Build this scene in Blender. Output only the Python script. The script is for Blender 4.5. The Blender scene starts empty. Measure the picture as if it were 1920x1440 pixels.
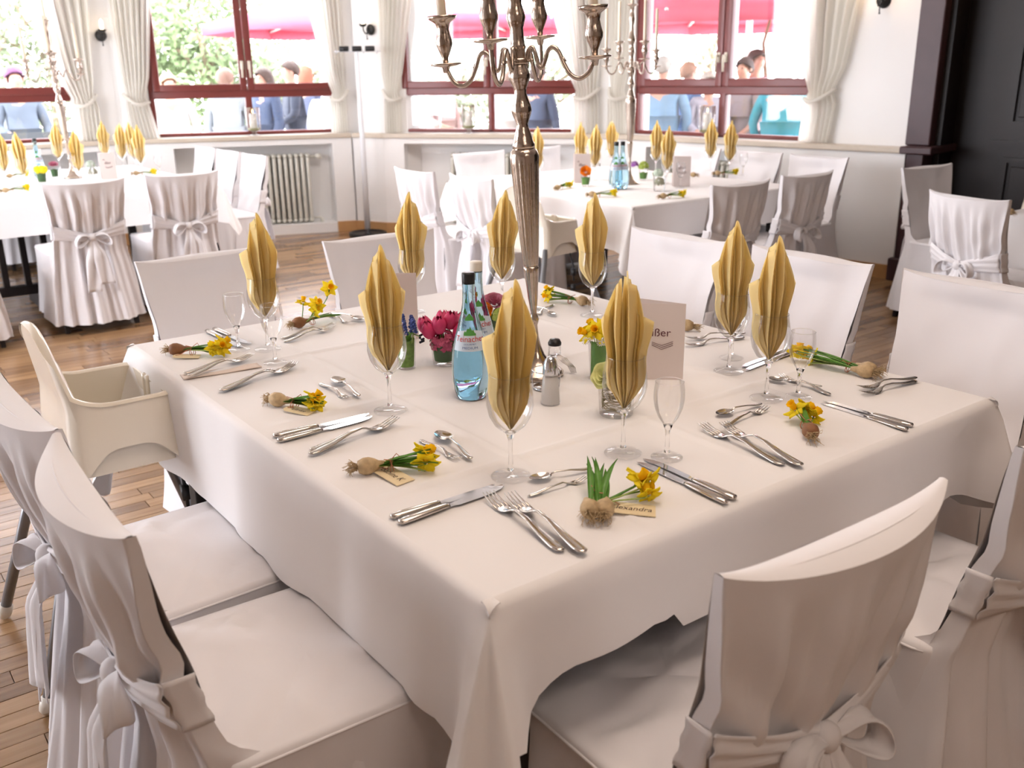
import bpy, bmesh, math, random
from mathutils import Vector, Matrix, noise
PI = math.pi; R = math.radians; rnd = random.Random(7)
C = bpy.context.scene.collection
sc = bpy.context.scene

# ------------------------------------------------------------------ camera, world, light, exposure
CAMH = 1.45; F = 1775.0; PITCH = R(18.25); ROLL = R(-0.75); YAW = R(-36.79)
def cam_rot():
    f = Vector((0, math.cos(PITCH), -math.sin(PITCH))); r = Vector((1, 0, 0)); u = r.cross(f)
    r2 = r*math.cos(ROLL) + u*math.sin(ROLL); u2 = -r*math.sin(ROLL) + u*math.cos(ROLL)
    m = Matrix((r2, u2, -f)).transposed()
    return Matrix.Rotation(YAW, 3, 'Z') @ m
CR = cam_rot(); CP = Vector((0, 0, CAMH))
cd = bpy.data.cameras.new('camera'); cam = bpy.data.objects.new('camera', cd); C.objects.link(cam)
cam.matrix_world = Matrix.Translation(CP) @ CR.to_4x4()
cd.sensor_width = 36.0; cd.lens = 36.0*F/1920.0; cd.clip_end = 200
cd.dof.use_dof = True; cd.dof.focus_distance = 2.15; cd.dof.aperture_fstop = 5.2
sc.camera = cam
sc.view_settings.view_transform = 'Standard'; sc.view_settings.look = 'None'
sc.view_settings.gamma = 1; sc.view_settings.exposure = 0.13; sc.view_settings.use_curve_mapping = False
cy = sc.cycles
cy.use_denoising = True; cy.max_bounces = 8; cy.diffuse_bounces = 4; cy.glossy_bounces = 4
cy.transmission_bounces = 8; cy.transparent_max_bounces = 24; cy.sample_clamp_indirect = 6
cy.caustics_reflective = False; cy.caustics_refractive = False

w = bpy.data.worlds.new('world'); sc.world = w; w.use_nodes = True
bg = w.node_tree.nodes['Background']; bg.inputs[0].default_value = (.95, 0.94, 1.03, 1); bg.inputs[1].default_value = 16
sd = bpy.data.lights.new('sun', 'SUN'); sd.energy = 5.0; sd.angle = R(6); sd.color = (1, .96, .9)
so = bpy.data.objects.new('sun', sd); C.objects.link(so); so.rotation_euler = (R(38), 0, R(150))
def area(name, loc, sx, sy, power, color, rot=(0, 0, 0), portal=False):
    l = bpy.data.lights.new(name, 'AREA'); l.shape = 'RECTANGLE'; l.size = sx; l.size_y = sy
    l.energy = power; l.color = color
    o = bpy.data.objects.new(name, l); C.objects.link(o); o.location = loc; o.rotation_euler = rot
    if portal: l.cycles.is_portal = True
    return o
# unseen area lights at the ceiling: warm room-lamp fill first, then added fills
area('ceiling_fill_light', (1.3, 1.2, 2.88), 1.3, 1.3, 22, (1, .82, .68))
area('ceiling_fill_light', (.4, -1.1, 2.88), 1.0, 1.0, 20, (1, .82, .68))  # added fill behind the camera, lifts the near chair backs
area('ceiling_fill_light', (3.4, 5.4, 2.88), 1.4, 1.4, 50, (1, .92, .87))  # added fill, brightens the walls around the background tables

def ray(px, py):
    return CR @ Vector(((px-960)/F, -(py-720)/F, -1))
def at(px, py, z=.75):
    d = ray(px, py); t = (z-CAMH)/d.z; return CP + d*t
def away(px, dist, z=0.0):
    d = ray(px, 130); d.z = 0; d.normalize(); p = d*dist; return Vector((p.x, p.y, z))

# ------------------------------------------------------------------ materials
MATS = {}
def mat(name, col, rough=.5, metal=0.0, trans=0.0, ior=1.45, bump=0.0, bscale=40, var=0.0, vscale=6, sheen=0, sss=0, coat=0, emit=None, estr=0, alpha=1):
    if name in MATS: return MATS[name]
    m = bpy.data.materials.new(name); m.use_nodes = True; nt = m.node_tree; b = nt.nodes['Principled BSDF']
    b.inputs['Base Color'].default_value = (*col, 1); b.inputs['Roughness'].default_value = rough
    b.inputs['Metallic'].default_value = metal; b.inputs['Transmission Weight'].default_value = trans
    b.inputs['IOR'].default_value = ior
    if sheen: b.inputs['Sheen Weight'].default_value = sheen
    if coat: b.inputs['Coat Weight'].default_value = coat; b.inputs['Coat Roughness'].default_value = .08
    if sss: b.inputs['Subsurface Weight'].default_value = sss; b.inputs['Subsurface Radius'].default_value = (.02, .01, .006)
    if emit: b.inputs['Emission Color'].default_value = (*emit, 1); b.inputs['Emission Strength'].default_value = estr
    tc = nt.nodes.new('ShaderNodeTexCoord')
    if var:
        n = nt.nodes.new('ShaderNodeTexNoise'); n.inputs['Scale'].default_value = vscale; n.inputs['Detail'].default_value = 4
        nt.links.new(tc.outputs['Object'], n.inputs['Vector'])
        r = nt.nodes.new('ShaderNodeMix'); r.data_type = 'RGBA'
        r.inputs[6].default_value = (*[c*(1-var) for c in col], 1); r.inputs[7].default_value = (*[min(1, c*(1+var)) for c in col], 1)
        nt.links.new(n.outputs['Fac'], r.inputs[0]); nt.links.new(r.outputs[2], b.inputs['Base Color'])
    if bump:
        n = nt.nodes.new('ShaderNodeTexNoise'); n.inputs['Scale'].default_value = bscale; n.inputs['Detail'].default_value = 3
        nt.links.new(tc.outputs['Object'], n.inputs['Vector'])
        bp = nt.nodes.new('ShaderNodeBump'); bp.inputs['Strength'].default_value = bump; bp.inputs['Distance'].default_value = .01
        nt.links.new(n.outputs['Fac'], bp.inputs['Height']); nt.links.new(bp.outputs[0], b.inputs['Normal'])
    MATS[name] = m; return m
def thin_glass(name, tint=(1, 1, 1), base=.03, edge=.55, rough=.02):
    if name in MATS: return MATS[name]
    m = bpy.data.materials.new(name); m.use_nodes = True; nt = m.node_tree; nt.nodes.clear()
    out = nt.nodes.new('ShaderNodeOutputMaterial'); mx = nt.nodes.new('ShaderNodeMixShader')
    tr = nt.nodes.new('ShaderNodeBsdfTransparent'); tr.inputs[0].default_value = (*tint, 1)
    gl = nt.nodes.new('ShaderNodeBsdfGlossy'); gl.inputs['Roughness'].default_value = rough
    lw = nt.nodes.new('ShaderNodeLayerWeight'); lw.inputs[0].default_value = .25
    mr = nt.nodes.new('ShaderNodeMapRange'); mr.inputs[3].default_value = base; mr.inputs[4].default_value = edge
    nt.links.new(lw.outputs['Fresnel'], mr.inputs[0]); nt.links.new(mr.outputs[0], mx.inputs[0])
    nt.links.new(tr.outputs[0], mx.inputs[1]); nt.links.new(gl.outputs[0], mx.inputs[2]); nt.links.new(mx.outputs[0], out.inputs[0])
    MATS[name] = m; return m
def cloth_thin(name, col, tfac=.35):
    if name in MATS: return MATS[name]
    m = bpy.data.materials.new(name); m.use_nodes = True; nt = m.node_tree; nt.nodes.clear()
    out = nt.nodes.new('ShaderNodeOutputMaterial'); mx = nt.nodes.new('ShaderNodeMixShader'); mx.inputs[0].default_value = tfac
    d = nt.nodes.new('ShaderNodeBsdfDiffuse'); d.inputs[0].default_value = (*col, 1)
    t = nt.nodes.new('ShaderNodeBsdfTranslucent'); t.inputs[0].default_value = (*col, 1)
    nt.links.new(d.outputs[0], mx.inputs[1]); nt.links.new(t.outputs[0], mx.inputs[2]); nt.links.new(mx.outputs[0], out.inputs[0])
    MATS[name] = m; return m
def wood_mat(name, c1, c2, rough=.32, island=True):
    if name in MATS: return MATS[name]
    m = bpy.data.materials.new(name); m.use_nodes = True; nt = m.node_tree; b = nt.nodes['Principled BSDF']
    L = nt.links.new; N = nt.nodes.new
    tc = N('ShaderNodeNewGeometry'); mp = N('ShaderNodeMapping'); mp.inputs['Scale'].default_value = (2.2, 34, 34)
    L(tc.outputs['Position'], mp.inputs[0]); n = N('ShaderNodeTexNoise'); n.inputs['Scale'].default_value = 1.6; n.inputs['Detail'].default_value = 6
    add = N('ShaderNodeVectorMath'); g = N('ShaderNodeNewGeometry'); oi = N('ShaderNodeObjectInfo')
    s = N('ShaderNodeMath'); s.operation = 'ADD'; L(g.outputs['Random Per Island'], s.inputs[0]); L(oi.outputs['Random'], s.inputs[1])
    fr = N('ShaderNodeMath'); fr.operation = 'FRACT'; L(s.outputs[0], fr.inputs[0])
    k = N('ShaderNodeVectorMath'); k.operation = 'SCALE'; k.inputs[3].default_value = 40; L(fr.outputs[0], k.inputs[0])
    L(mp.outputs[0], add.inputs[0]); L(k.outputs[0], add.inputs[1]); L(add.outputs[0], n.inputs['Vector'])
    mx = N('ShaderNodeMix'); mx.data_type = 'RGBA'; mx.inputs[6].default_value = (*c1, 1); mx.inputs[7].default_value = (*c2, 1)
    a = N('ShaderNodeMath'); a.operation = 'MULTIPLY_ADD'; a.inputs[1].default_value = .75; L(fr.outputs[0], a.inputs[0])
    a2 = N('ShaderNodeMath'); a2.operation = 'MULTIPLY_ADD'; a2.inputs[1].default_value = .9; a2.inputs[2].default_value = -.32
    L(n.outputs['Fac'], a2.inputs[0]); L(a2.outputs[0], a.inputs[2]); L(a.outputs[0], mx.inputs[0]); L(mx.outputs[2], b.inputs['Base Color'])
    b.inputs['Roughness'].default_value = rough
    MATS[name] = m; return m

LINEN = mat('linen_tablecloth', (.86, .835, .83), .82, bump=.16, bscale=7, sheen=.15)
COVER = mat('chair_cover_fabric', (.83, .805, .82), .72, bump=.38, bscale=6, sheen=.25)
HOLLAND = cloth_thin('napkin_yellow', (1.0, .87, .50), .5)
WALL = mat('white_plaster', (.90, .89, .88), .9, bump=.08, bscale=60)
SILL = mat('beige_stone_sill', (.62, .54, .44), .3, var=.06, vscale=30)
RED = mat('dark_red_window_paint', (.17, .035, .03), .32, var=.08)
DARK = mat('dark_stained_wood', (.010, .0055, .005), .5, var=.35, vscale=12)
PLUM = mat('plum_stained_wood', (.058, .025, .028), .4, var=.2, vscale=10)
BASEW = mat('oak_baseboard', (.50, .27, .11), .4, var=.15, vscale=14)
RADM = mat('radiator_enamel', (.70, .69, .62), .35)
STEEL = mat('polished_cutlery', (.62, .58, .54), .16, 1.0)
NICKEL = mat('nickel_candelabra', (.50, .42, .36), .20, 1.0, bump=.10, bscale=60, var=.12, vscale=30)
BLACK = mat('black_metal', (.012, .012, .013), .4)
PLAST = mat('cream_plastic', (.80, .735, .625), .22, coat=.4)
GREYM = mat('grey_painted_tube', (.26, .27, .29), .3, .6)
WAX = mat('cream_wax', (.82, .70, .55), .4, sss=.2)
GLASS = mat('clear_glass', (1, 1, 1), .0, trans=1.0, ior=1.45)
TGLASS = thin_glass('thin_bowl_glass', (1, 1, 1), .03, .55)
FOOTG = thin_glass('foot_glass', (1, 1, 1), .04, .26, .03)
PANE = thin_glass('window_pane_glass', (.97, .985, .98), .03, .5)
CURT = cloth_thin('cream_voile', (.92, .90, .85), .55)
GRN = mat('leaf_green', (.10, .26, .035), .42, var=.4, vscale=60)
DGRN = mat('dark_leaf_green', (.035, .11, .022), .4, var=.3, vscale=40)
PGRN = mat('stem_pale_green', (.36, .47, .14), .5, var=.25, vscale=50)
YEL = cloth_thin('daffodil_petal', (1.0, .86, .06), .45)
ORG = cloth_thin('daffodil_trumpet', (1.0, .66, .02), .4)
BULB = mat('bulb_skin', (.50, .36, .20), .6, var=.55, vscale=90)
BULBB = mat('brown_bulb_skin', (.25, .11, .045), .6, var=.5, vscale=50)
ROOT = mat('dry_roots', (.50, .36, .20), .8)
TWINE = mat('red_twine', (.55, .22, .13), .8)
TAG = mat('cream_card', (.80, .66, .42), .8)
INK = mat('dark_ink', (.10, .06, .05), .7)
CARD = mat('pinkish_menu_card', (.74, .65, .62), .7)
PINK = mat('pink_tulip', (.68, .05, .17), .45, var=.25, vscale=40)

# ------------------------------------------------------------------ mesh helpers
class MB:
    def __init__(s): s.v = []; s.f = []; s.mi = []
    def add(s, vs, fs, k=0):
        o = len(s.v); s.v += [tuple(p) for p in vs]; s.f += [tuple(i+o for i in f) for f in fs]; s.mi += [k]*len(fs); return s
    def box(s, a, b, k=0, M=None):
        x0, y0, z0 = a; x1, y1, z1 = b
        vs = [Vector(p) for p in ((x0,y0,z0),(x1,y0,z0),(x1,y1,z0),(x0,y1,z0),(x0,y0,z1),(x1,y0,z1),(x1,y1,z1),(x0,y1,z1))]
        if M: vs = [M @ p for p in vs]
        return s.add(vs, ((0,3,2,1),(4,5,6,7),(0,1,5,4),(1,2,6,5),(2,3,7,6),(3,0,4,7)), k)
    def rbox(s, a, b, r=.005, k=0, M=None):
        x0, y0, z0 = a; x1, y1, z1 = b; vs = []
        for z, q in ((z0, r), (z0+r, 0), (z1-r, 0), (z1, r)):
            for (cx, cy_, a0) in ((x1, y1, 0), (x0, y1, 90), (x0, y0, 180), (x1, y0, 270)):
                for da in (0, 45, 90):
                    an = R(a0+da); sx = 1 if cx == x1 else -1; sy = 1 if cy_ == y1 else -1
                    rr = r - q*.9 if q else r
                    vs.append(Vector((cx-sx*r+math.cos(an)*rr, cy_-sy*r+math.sin(an)*rr, z)))
        fs = []
        for j in range(3):
            for i in range(12): fs.append((j*12+i, j*12+(i+1) % 12, (j+1)*12+(i+1) % 12, (j+1)*12+i))
        fs.append(tuple(reversed(range(12)))); fs.append(tuple(range(36, 48)))
        if M: vs = [M @ p for p in vs]
        return s.add(vs, fs, k)
    def grid(s, nu, nv, fn, cu=False, cv=False, k=0):
        vs = [fn(i/(nu if cu else nu-1), j/(nv if cv else nv-1)) for j in range(nv) for i in range(nu)]
        fs = []
        for j in range(nv if cv else nv-1):
            for i in range(nu if cu else nu-1):
                i2 = (i+1) % nu; j2 = (j+1) % nv
                fs.append((j*nu+i, j*nu+i2, j2*nu+i2, j2*nu+i))
        return s.add(vs, fs, k)
    def lathe(s, prof, n=20, c=(0,0,0), k=0, flute=None, M=None):
        c = Vector(c); vs = []
        for (r, z) in prof:
            for i in range(n):
                a = 2*PI*i/n; rr = r
                if flute and flute[0] <= z <= flute[1]: rr = r*(1-flute[3]*(.5+.5*math.cos(flute[2]*a)))
                p = c+Vector((rr*math.cos(a), rr*math.sin(a), z)); vs.append(M @ p if M else p)
        fs = [(j*n+i, j*n+(i+1) % n, (j+1)*n+(i+1) % n, (j+1)*n+i) for j in range(len(prof)-1) for i in range(n)]
        if prof[0][0] > 1e-5: fs.append(tuple(reversed(range(n))))
        if prof[-1][0] > 1e-5: fs.append(tuple(range((len(prof)-1)*n, len(prof)*n)))
        return s.add(vs, fs, k)
    def tube(s, pts, r, n=8, k=0, cap=True):
        pts = [Vector(p) for p in pts]; rs = r if isinstance(r, (list, tuple)) else [r]*len(pts)
        t0 = (pts[1]-pts[0]).normalized(); up = Vector((0, 0, 1)) if abs(t0.z) < .9 else Vector((1, 0, 0))
        nrm = (up - t0*up.dot(t0)).normalized(); vs = []
        for i, p in enumerate(pts):
            t = (pts[min(i+1, len(pts)-1)]-pts[max(i-1, 0)]).normalized()
            nrm = (nrm - t*nrm.dot(t)).normalized(); b = t.cross(nrm)
            for q in range(n):
                a = 2*PI*q/n; vs.append(p+nrm*math.cos(a)*rs[i]+b*math.sin(a)*rs[i])
        m = len(pts); fs = [(j*n+i, j*n+(i+1) % n, (j+1)*n+(i+1) % n, (j+1)*n+i) for j in range(m-1) for i in range(n)]
        if cap: fs += [tuple(reversed(range(n))), tuple(range((m-1)*n, m*n))]
        return s.add(vs, fs, k)
    def ball(s, c, r, n=10, m=7, k=0, M=None):
        rx, ry, rz = r if isinstance(r, (tuple, list)) else (r, r, r); c = Vector(c)
        prof = [(math.sin(PI*j/(m-1)), -math.cos(PI*j/(m-1))) for j in range(m)]
        vs = []
        for (a, z) in prof:
            for i in range(n):
                t = 2*PI*i/n; p = Vector((rx*a*math.cos(t), ry*a*math.sin(t), rz*z)); p = (M @ p if M else p)+c; vs.append(p)
        fs = [(j*n+i, j*n+(i+1) % n, (j+1)*n+(i+1) % n, (j+1)*n+i) for j in range(m-1) for i in range(n)]
        return s.add(vs, fs, k)
def clink(name, me, parent=None):
    o = bpy.data.objects.new(name, me); C.objects.link(o)
    if parent: o.parent = parent
    return o
def obj(name, mb, mats, parent=None, smooth=True, solid=0, sub=0, loc=None, sharp=None):
    me = bpy.data.meshes.new(name); me.from_pydata(mb.v, [], mb.f)
    mats = mats if isinstance(mats, (list, tuple)) else [mats]
    for m in mats: me.materials.append(m)
    me.polygons.foreach_set('material_index', mb.mi)
    bm = bmesh.new(); bm.from_mesh(me); bmesh.ops.remove_doubles(bm, verts=bm.verts, dist=1e-6)
    if solid:
        pass
    else: bmesh.ops.recalc_face_normals(bm, faces=bm.faces)
    bm.to_mesh(me); bm.free()
    me.polygons.foreach_set('use_smooth', [smooth]*len(me.polygons))
    if smooth and sharp is not None: me.set_sharp_from_angle(angle=R(sharp))
    o = clink(name, me, parent)
    if loc is not None: o.location = loc
    if solid: md = o.modifiers.new('thickness', 'SOLIDIFY'); md.thickness = solid; md.offset = 0
    if sub: md = o.modifiers.new('sub', 'SUBSURF'); md.levels = sub; md.render_levels = sub
    return o
def tag(o, label=None, cat=None, group=None, kind=None):
    if label: o['label'] = label
    if cat: o['category'] = cat
    if group: o['group'] = group
    if kind: o['kind'] = kind
    return o
def thing(name, label, cat, loc=(0,0,0), rz=0, group=None, parts=()):
    o = bpy.data.objects.new(name, None); C.objects.link(o); o.empty_display_size = .1
    o.location = loc; o.rotation_euler = (0, 0, rz); return tag(o, label, cat, group)
def dup(root, loc, rz, label, group=None, sc_=None):
    def cp(o, par):
        c = o.copy(); C.objects.link(c); c.parent = par
        for ch in list(o.children): cp(ch, c)
        return c
    r = cp(root, None); r.location = loc; r.rotation_euler = (0, 0, rz); r['label'] = label
    if group: r['group'] = group
    if sc_: r.scale = (sc_, sc_, sc_)
    return r
def struct(name, mb, m, parent=None, smooth=False, label=None):
    o = obj(name, mb, m, parent, smooth)
    if parent is None: o['kind'] = 'structure'
    if label: o['label'] = label
    return o
def textmesh(body, size, align='CENTER', shear=0):
    cu = bpy.data.curves.new('t', 'FONT'); cu.body = body; cu.size = size; cu.align_x = align; cu.align_y = 'CENTER'; cu.shear = shear
    cu.resolution_u = 3
    o = bpy.data.objects.new('t', cu); C.objects.link(o)
    bpy.context.view_layer.update()
    me = bpy.data.meshes.new_from_object(o.evaluated_get(bpy.context.evaluated_depsgraph_get()))
    mb = MB(); mb.add([v.co for v in me.vertices], [tuple(p.vertices) for p in me.polygons])
    bpy.data.objects.remove(o); bpy.data.meshes.remove(me); return mb
def lerp(a, b, t): return a+(b-a)*t
def interp(tab, x):
    if x <= tab[0][0]: return tab[0][1]
    for (x0, y0), (x1, y1) in zip(tab, tab[1:]):
        if x <= x1: return lerp(y0, y1, (x-x0)/(x1-x0))
    return tab[-1][1]
def sm(t): t = max(0, min(1, t)); return t*t*(3-2*t)
def fz(x, y, z): return noise.noise(Vector((x, y, z)))

# ------------------------------------------------------------------ room shell
X0, Y0 = -2.6, -2.6
# facets of the bay: (start, end) of the sill front line, seen from inside
FC = {1: ((-2.6, 9.05), (2.45, 8.95)), 2: ((2.45, 8.95), (4.33, 8.27)), 5: ((4.33, 8.27), (4.48, 7.95)),
      3: ((4.48, 7.95), (5.8, 6.42)), 4: ((5.8, 6.42), (6.18, 3.72))}
def facet(k):
    a, b = FC[k]; a = Vector((*a, 0)); b = Vector((*b, 0)); d = (b-a).normalized(); n = Vector((-d.y, d.x, 0))
    L = (b-a).length
    return Matrix(((d.x, n.x, 0, a.x), (d.y, n.y, 0, a.y), (0, 0, 1, 0), (0, 0, 0, 1))), L   # local: x along, y outward, z up
CEIL = 3.0
fl = MB(); fl.box((X0-.3, Y0-.3, -.12), (9.2, 9.4, -.006)); floor = struct('floor', fl, mat('subfloor', (.10, .06, .035), .7))
PL = wood_mat('oak_parquet', (.13, .062, .026), (.42, .25, .125), .22)
PW, PLN = .064, .52; near_n = 0; rest = MB(); pm = MB(); pm.rbox((0, 0, -.006), (PLN-.002, PW-.0018, 0), .0012)
pme = bpy.data.meshes.new('plank')
pme.from_pydata(pm.v, [], pm.f); pme.materials.append(PL)
for j in range(int((9.3-Y0)/PW)):
    y = Y0+j*PW; off = rnd.random()*PLN; x = X0-.3-off
    while x < 9.2:
        c = Vector((x+PLN/2, y, 0))
        inside = c.y < 9.1 and not (c.x > 6.3 and c.y > 3.7) and c.y < 8.95-.36*max(0, c.x-2.45) - .9*max(0, c.x-4.4)
        vis = False
        if 0.3 < c.y < 4.2 and -1.2 < c.x < 1.0:
            q = CR.transposed() @ (c-CP)
            if q.z < 0:
                ux, uy = 960+F*q.x/-q.z, 720-F*q.y/-q.z
                vis = -90 < ux < 560 and 560 < uy < 1520
        if vis and near_n < 290:
            o = clink('plank', pme, floor); o.location = (x, y, 0); near_n += 1
        elif c.y < 9.3:
            rest.box((x, y, -.006), (x+PLN-.002, y+PW-.0018, 0))
        x += PLN
r_ = obj('parquet_strips', rest, PL, floor, False); r_['kind'] = 'stuff'

cl = MB(); cl.box((X0-.3, Y0-.3, CEIL), (9.2, 9.6, CEIL+.15)); struct('ceiling', cl, WALL)
def panel_wall(name, k, s0, s1, opening=None, niche=None):
    M, L = facet(k); m = MB(); TH = .34
    def b(x0, x1, z0, z1, y0=.12, y1=TH): 
        if x1 > x0+1e-4 and z1 > z0+1e-4: m.box((x0, y0, z0), (x1, y1, z1), M=M)
    lo = .02
    if niche:
        a, c, zb, zt = niche
        b(s0, a, 0, .88, lo); b(c, s1, 0, .88, lo); b(a, c, 0, zb, lo); b(a, c, zt, .88, lo); b(a, c, zb, zt, .25, TH)
    else: b(s0, s1, 0, .88, lo)
    if opening:
        a, c, zb, zt = opening
        b(s0, a, .88, CEIL); b(c, s1, .88, CEIL); b(a, c, .88, zb); b(a, c, zt, CEIL)
    else: b(s0, s1, .88, CEIL)
    w_ = struct(name, m, WALL)
    sl = MB(); sl.rbox((s0-.0, 0, .88), (s1+.0, .26, .92), .006, M=M); struct('window_sill', sl, SILL, w_)
    if not niche:
        bb = MB(); bb.box((s0, .0, 0), (s1, .02, .10), M=M); struct('baseboard', bb, BASEW, w_)
    else:
        a, c, zb, zt = niche; bb = MB()
        if a-s0 > .03: bb.box((s0, 0, 0), (a, .02, .10), M=M)
        if s1-c > .03: bb.box((c, 0, 0), (s1, .02, .10), M=M)
        if bb.v: struct('baseboard', bb, BASEW, w_)
    return w_
L1 = facet(1)[1]; L2 = facet(2)[1]; L3 = facet(3)[1]; L4 = facet(4)[1]; L5 = facet(5)[1]
WZ0, WZ1 = .925, 2.5
panel_wall('wall_back', 1, 0, L1, (3.0, 4.75, WZ0, WZ1), (3.05, 4.85, .09, .83))
panel_wall('wall_bay_left', 2, 0, L2, (.24, 1.96, WZ0, WZ1), (.40, 1.82, .09, .83))
panel_wall('wall_bay_pier', 5, 0, L5)
panel_wall('wall_bay_middle', 3, 0, L3, (.13, 1.89, WZ0, WZ1), (.2, 1.82, .09, .83))
panel_wall('wall_right', 4, 0, L4, (.28, 2.02, WZ0, WZ1), (.5, 1.75, .09, .83))
# corner fillers between facets (outside of the joints)
for k in (1, 2, 5, 3):
    M, L = facet(k); m = MB(); p = M @ Vector((L, 0, 0))
    m.lathe([(.22, .0), (.22, CEIL)], 10, (p.x, p.y, 0)); 
    o = struct('wall_bay_joint', m, WALL); o.location = (M.to_3x3() @ Vector((0, .335, 0)))
# left wall with two tall garden windows, back wall behind the camera
m = MB()
for (y0, y1) in ((Y0, 3.8), (6.0, 6.4), (8.7, 9.3)): m.box((X0-.3, y0, 0), (X0, y1, CEIL))
for (y0, y1) in ((3.8, 6.0), (6.4, 8.7)): m.box((X0-.3, y0, 0), (X0, y1, .1)); m.box((X0-.3, y0, 2.8), (X0, y1, CEIL))
struct('wall_left', m, WALL)
for (y0, y1) in ((3.8, 6.0), (6.4, 8.7)):
    m = MB()
    for a, b in (((y0, .1), (y1, .17)), ((y0, 2.73), (y1, 2.8)), ((y0, .17), (y0+.07, 2.73)), ((y1-.07, .17), (y1, 2.73)), (((y0+y1)/2-.05, .17), ((y0+y1)/2+.05, 2.73))):
        m.box((X0-.18, a[0], a[1]), (X0-.1, b[0], b[1]))
    wf = struct('window_5' if y0 < 5 else 'window_6', m, RED)
    g = MB(); g.box((X0-.15, y0+.07, .17), (X0-.145, y1-.07, 2.73)); obj('pane', g, PANE, wf, False)
    area('daylight_portal', (X0-.32, (y0+y1)/2, 1.45), 2.7, y1-y0, 1, (1, 1, 1), (0, R(-90), 0), True)
for k, s in ((1, 3.87), (2, 1.1), (3, 1.01), (4, 1.15)):
    M, L = facet(k); p = M @ Vector((s, .45, 1.7)); a = math.atan2(M[1][0], M[0][0])
    area('daylight_portal', p, 1.8, 1.7, 1, (1, 1, 1), (R(-90), 0, a), True)
m = MB(); m.box((X0-.3, Y0-.3, 0), (9.2, Y0, CEIL)); struct('wall_front', m, mat('ochre_wall', (.50, .42, .36), .8))
# dark panelled partition on the right
DX = 6.62
m = MB(); m.box((DX, Y0, 0), (DX+.2, 3.9, CEIL)); dw = struct('wall_dark_panelled', m, DARK)
for (y0, y1) in ((2.35, 3.25), (1.15, 2.15), (-.1, .95)):
    for (z0, z1) in ((.12, .86), (1.06, 2.75)):
        m = MB(); t = .035; e = .02
        m.box((DX-e, y0, z0), (DX, y0+t, z1)); m.box((DX-e, y1-t, z0), (DX, y1, z1)); m.box((DX-e, y0+t, z0), (DX, y1-t, z0+t)); m.box((DX-e, y0+t, z1-t), (DX, y1-t, z1))
        pa = struct('panel_molding', m, DARK, dw)
        m = MB(); m.rbox((DX-.012, y0+.06, z0+.06), (DX, y1-.06, z1-.06), .005); struct('panel', m, DARK, dw)
m = MB(); m.box((DX-.018, Y0, .93), (DX, 3.35, .97)); struct('chair_rail', m, DARK, dw)
M, L = facet(4)
m = MB(); m.rbox((L-.05, .11, .93), (L+.12, .5, CEIL), .008, M=M); m.rbox((L, .03, .14), (L+.12, .5, .88), .006, M=M)
m.rbox((L-.02, -.03, .0), (L+.15, .5, .16), .008, M=M); m.rbox((L-.03, -.02, .88), (L+.19, .5, .93), .008, M=M)
struct('trim_1', m, PLUM, label='plum brown wooden post at the end of the white wall')
m = MB(); m.box((L+.1, .2, 0), (L+.16, .8, CEIL), M=M); struct('trim_2', m, DARK)

# ------------------------------------------------------------------ windows
def window(name, k, s0, s1, handles=True):
    M, L = facet(k); d0, d1 = .14, .22
    z0, z1 = WZ0, WZ1; mid = (s0+s1)/2; T0, T1 = 1.255, 1.385
    f = MB()
    def b(mb, x0, x1, a, c, y0=d0, y1=d1, r=.008): mb.rbox((x0, y0, a), (x1, y1, c), r, M=M)
    b(f, s0, s1, z0, z0+.03); b(f, s0, s1, z1-.06, z1); b(f, s0, s0+.045, z0, z1); b(f, s1-.045, s1, z0, z1)
    b(f, s0, s1, T0, T0+.075); b(f, mid-.03, mid+.03, z0, T0+.02)
    fr = obj(name, f, RED, None, True, sharp=35); fr['kind'] = 'structure'
    hs = []
    for (a, c) in ((s0+.045, mid-.002), (mid+.002, s1-.045)):
        s_ = MB(); t = .062; y0 = d0-.022
        b(s_, a, a+t, T0+.06, z1-.05, y0); b(s_, c-t, c, T0+.06, z1-.05, y0)
        b(s_, a+t-.008, c-t+.008, T0+.06, T0+.06+t, y0+.001); b(s_, a+t-.008, c-t+.008, z1-.05-t, z1-.05, y0+.001)
        so_ = obj('casement', s_, RED, fr, True, sharp=35)
        g = MB(); g.box((a+t-.01, .175, T0+.11), (c-t+.01, .18, z1-.1), M=M); obj('pane', g, PANE, so_, False)
        g = MB(); g.box((a-.01, .175, z0+.02), (c+.01, .18, T0+.01), M=M); obj('pane', g, PANE, fr, False)
    for q in (-.032, .032):
        h = MB(); x = mid+q
        h.rbox((x-.014, d0-.034, 1.50), (x+.014, d0-.022, 1.575), .004, M=M)
        h.tube([M @ Vector(p) for p in ((x, d0-.03, 1.55), (x, d0-.065, 1.55), (x, d0-.068, 1.53), (x+q*.1, d0-.066, 1.43))], .0095, 8)
        obj('handle', h, mat('cream_handle', (.78, .73, .62), .3), fr, True)
    return fr
window('window_1', 1, 3.0, 4.75); window('window_2', 2, .24, 1.96); window('window_3', 3, .13, 1.89); window('window_4', 4, .28, 2.02)

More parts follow.
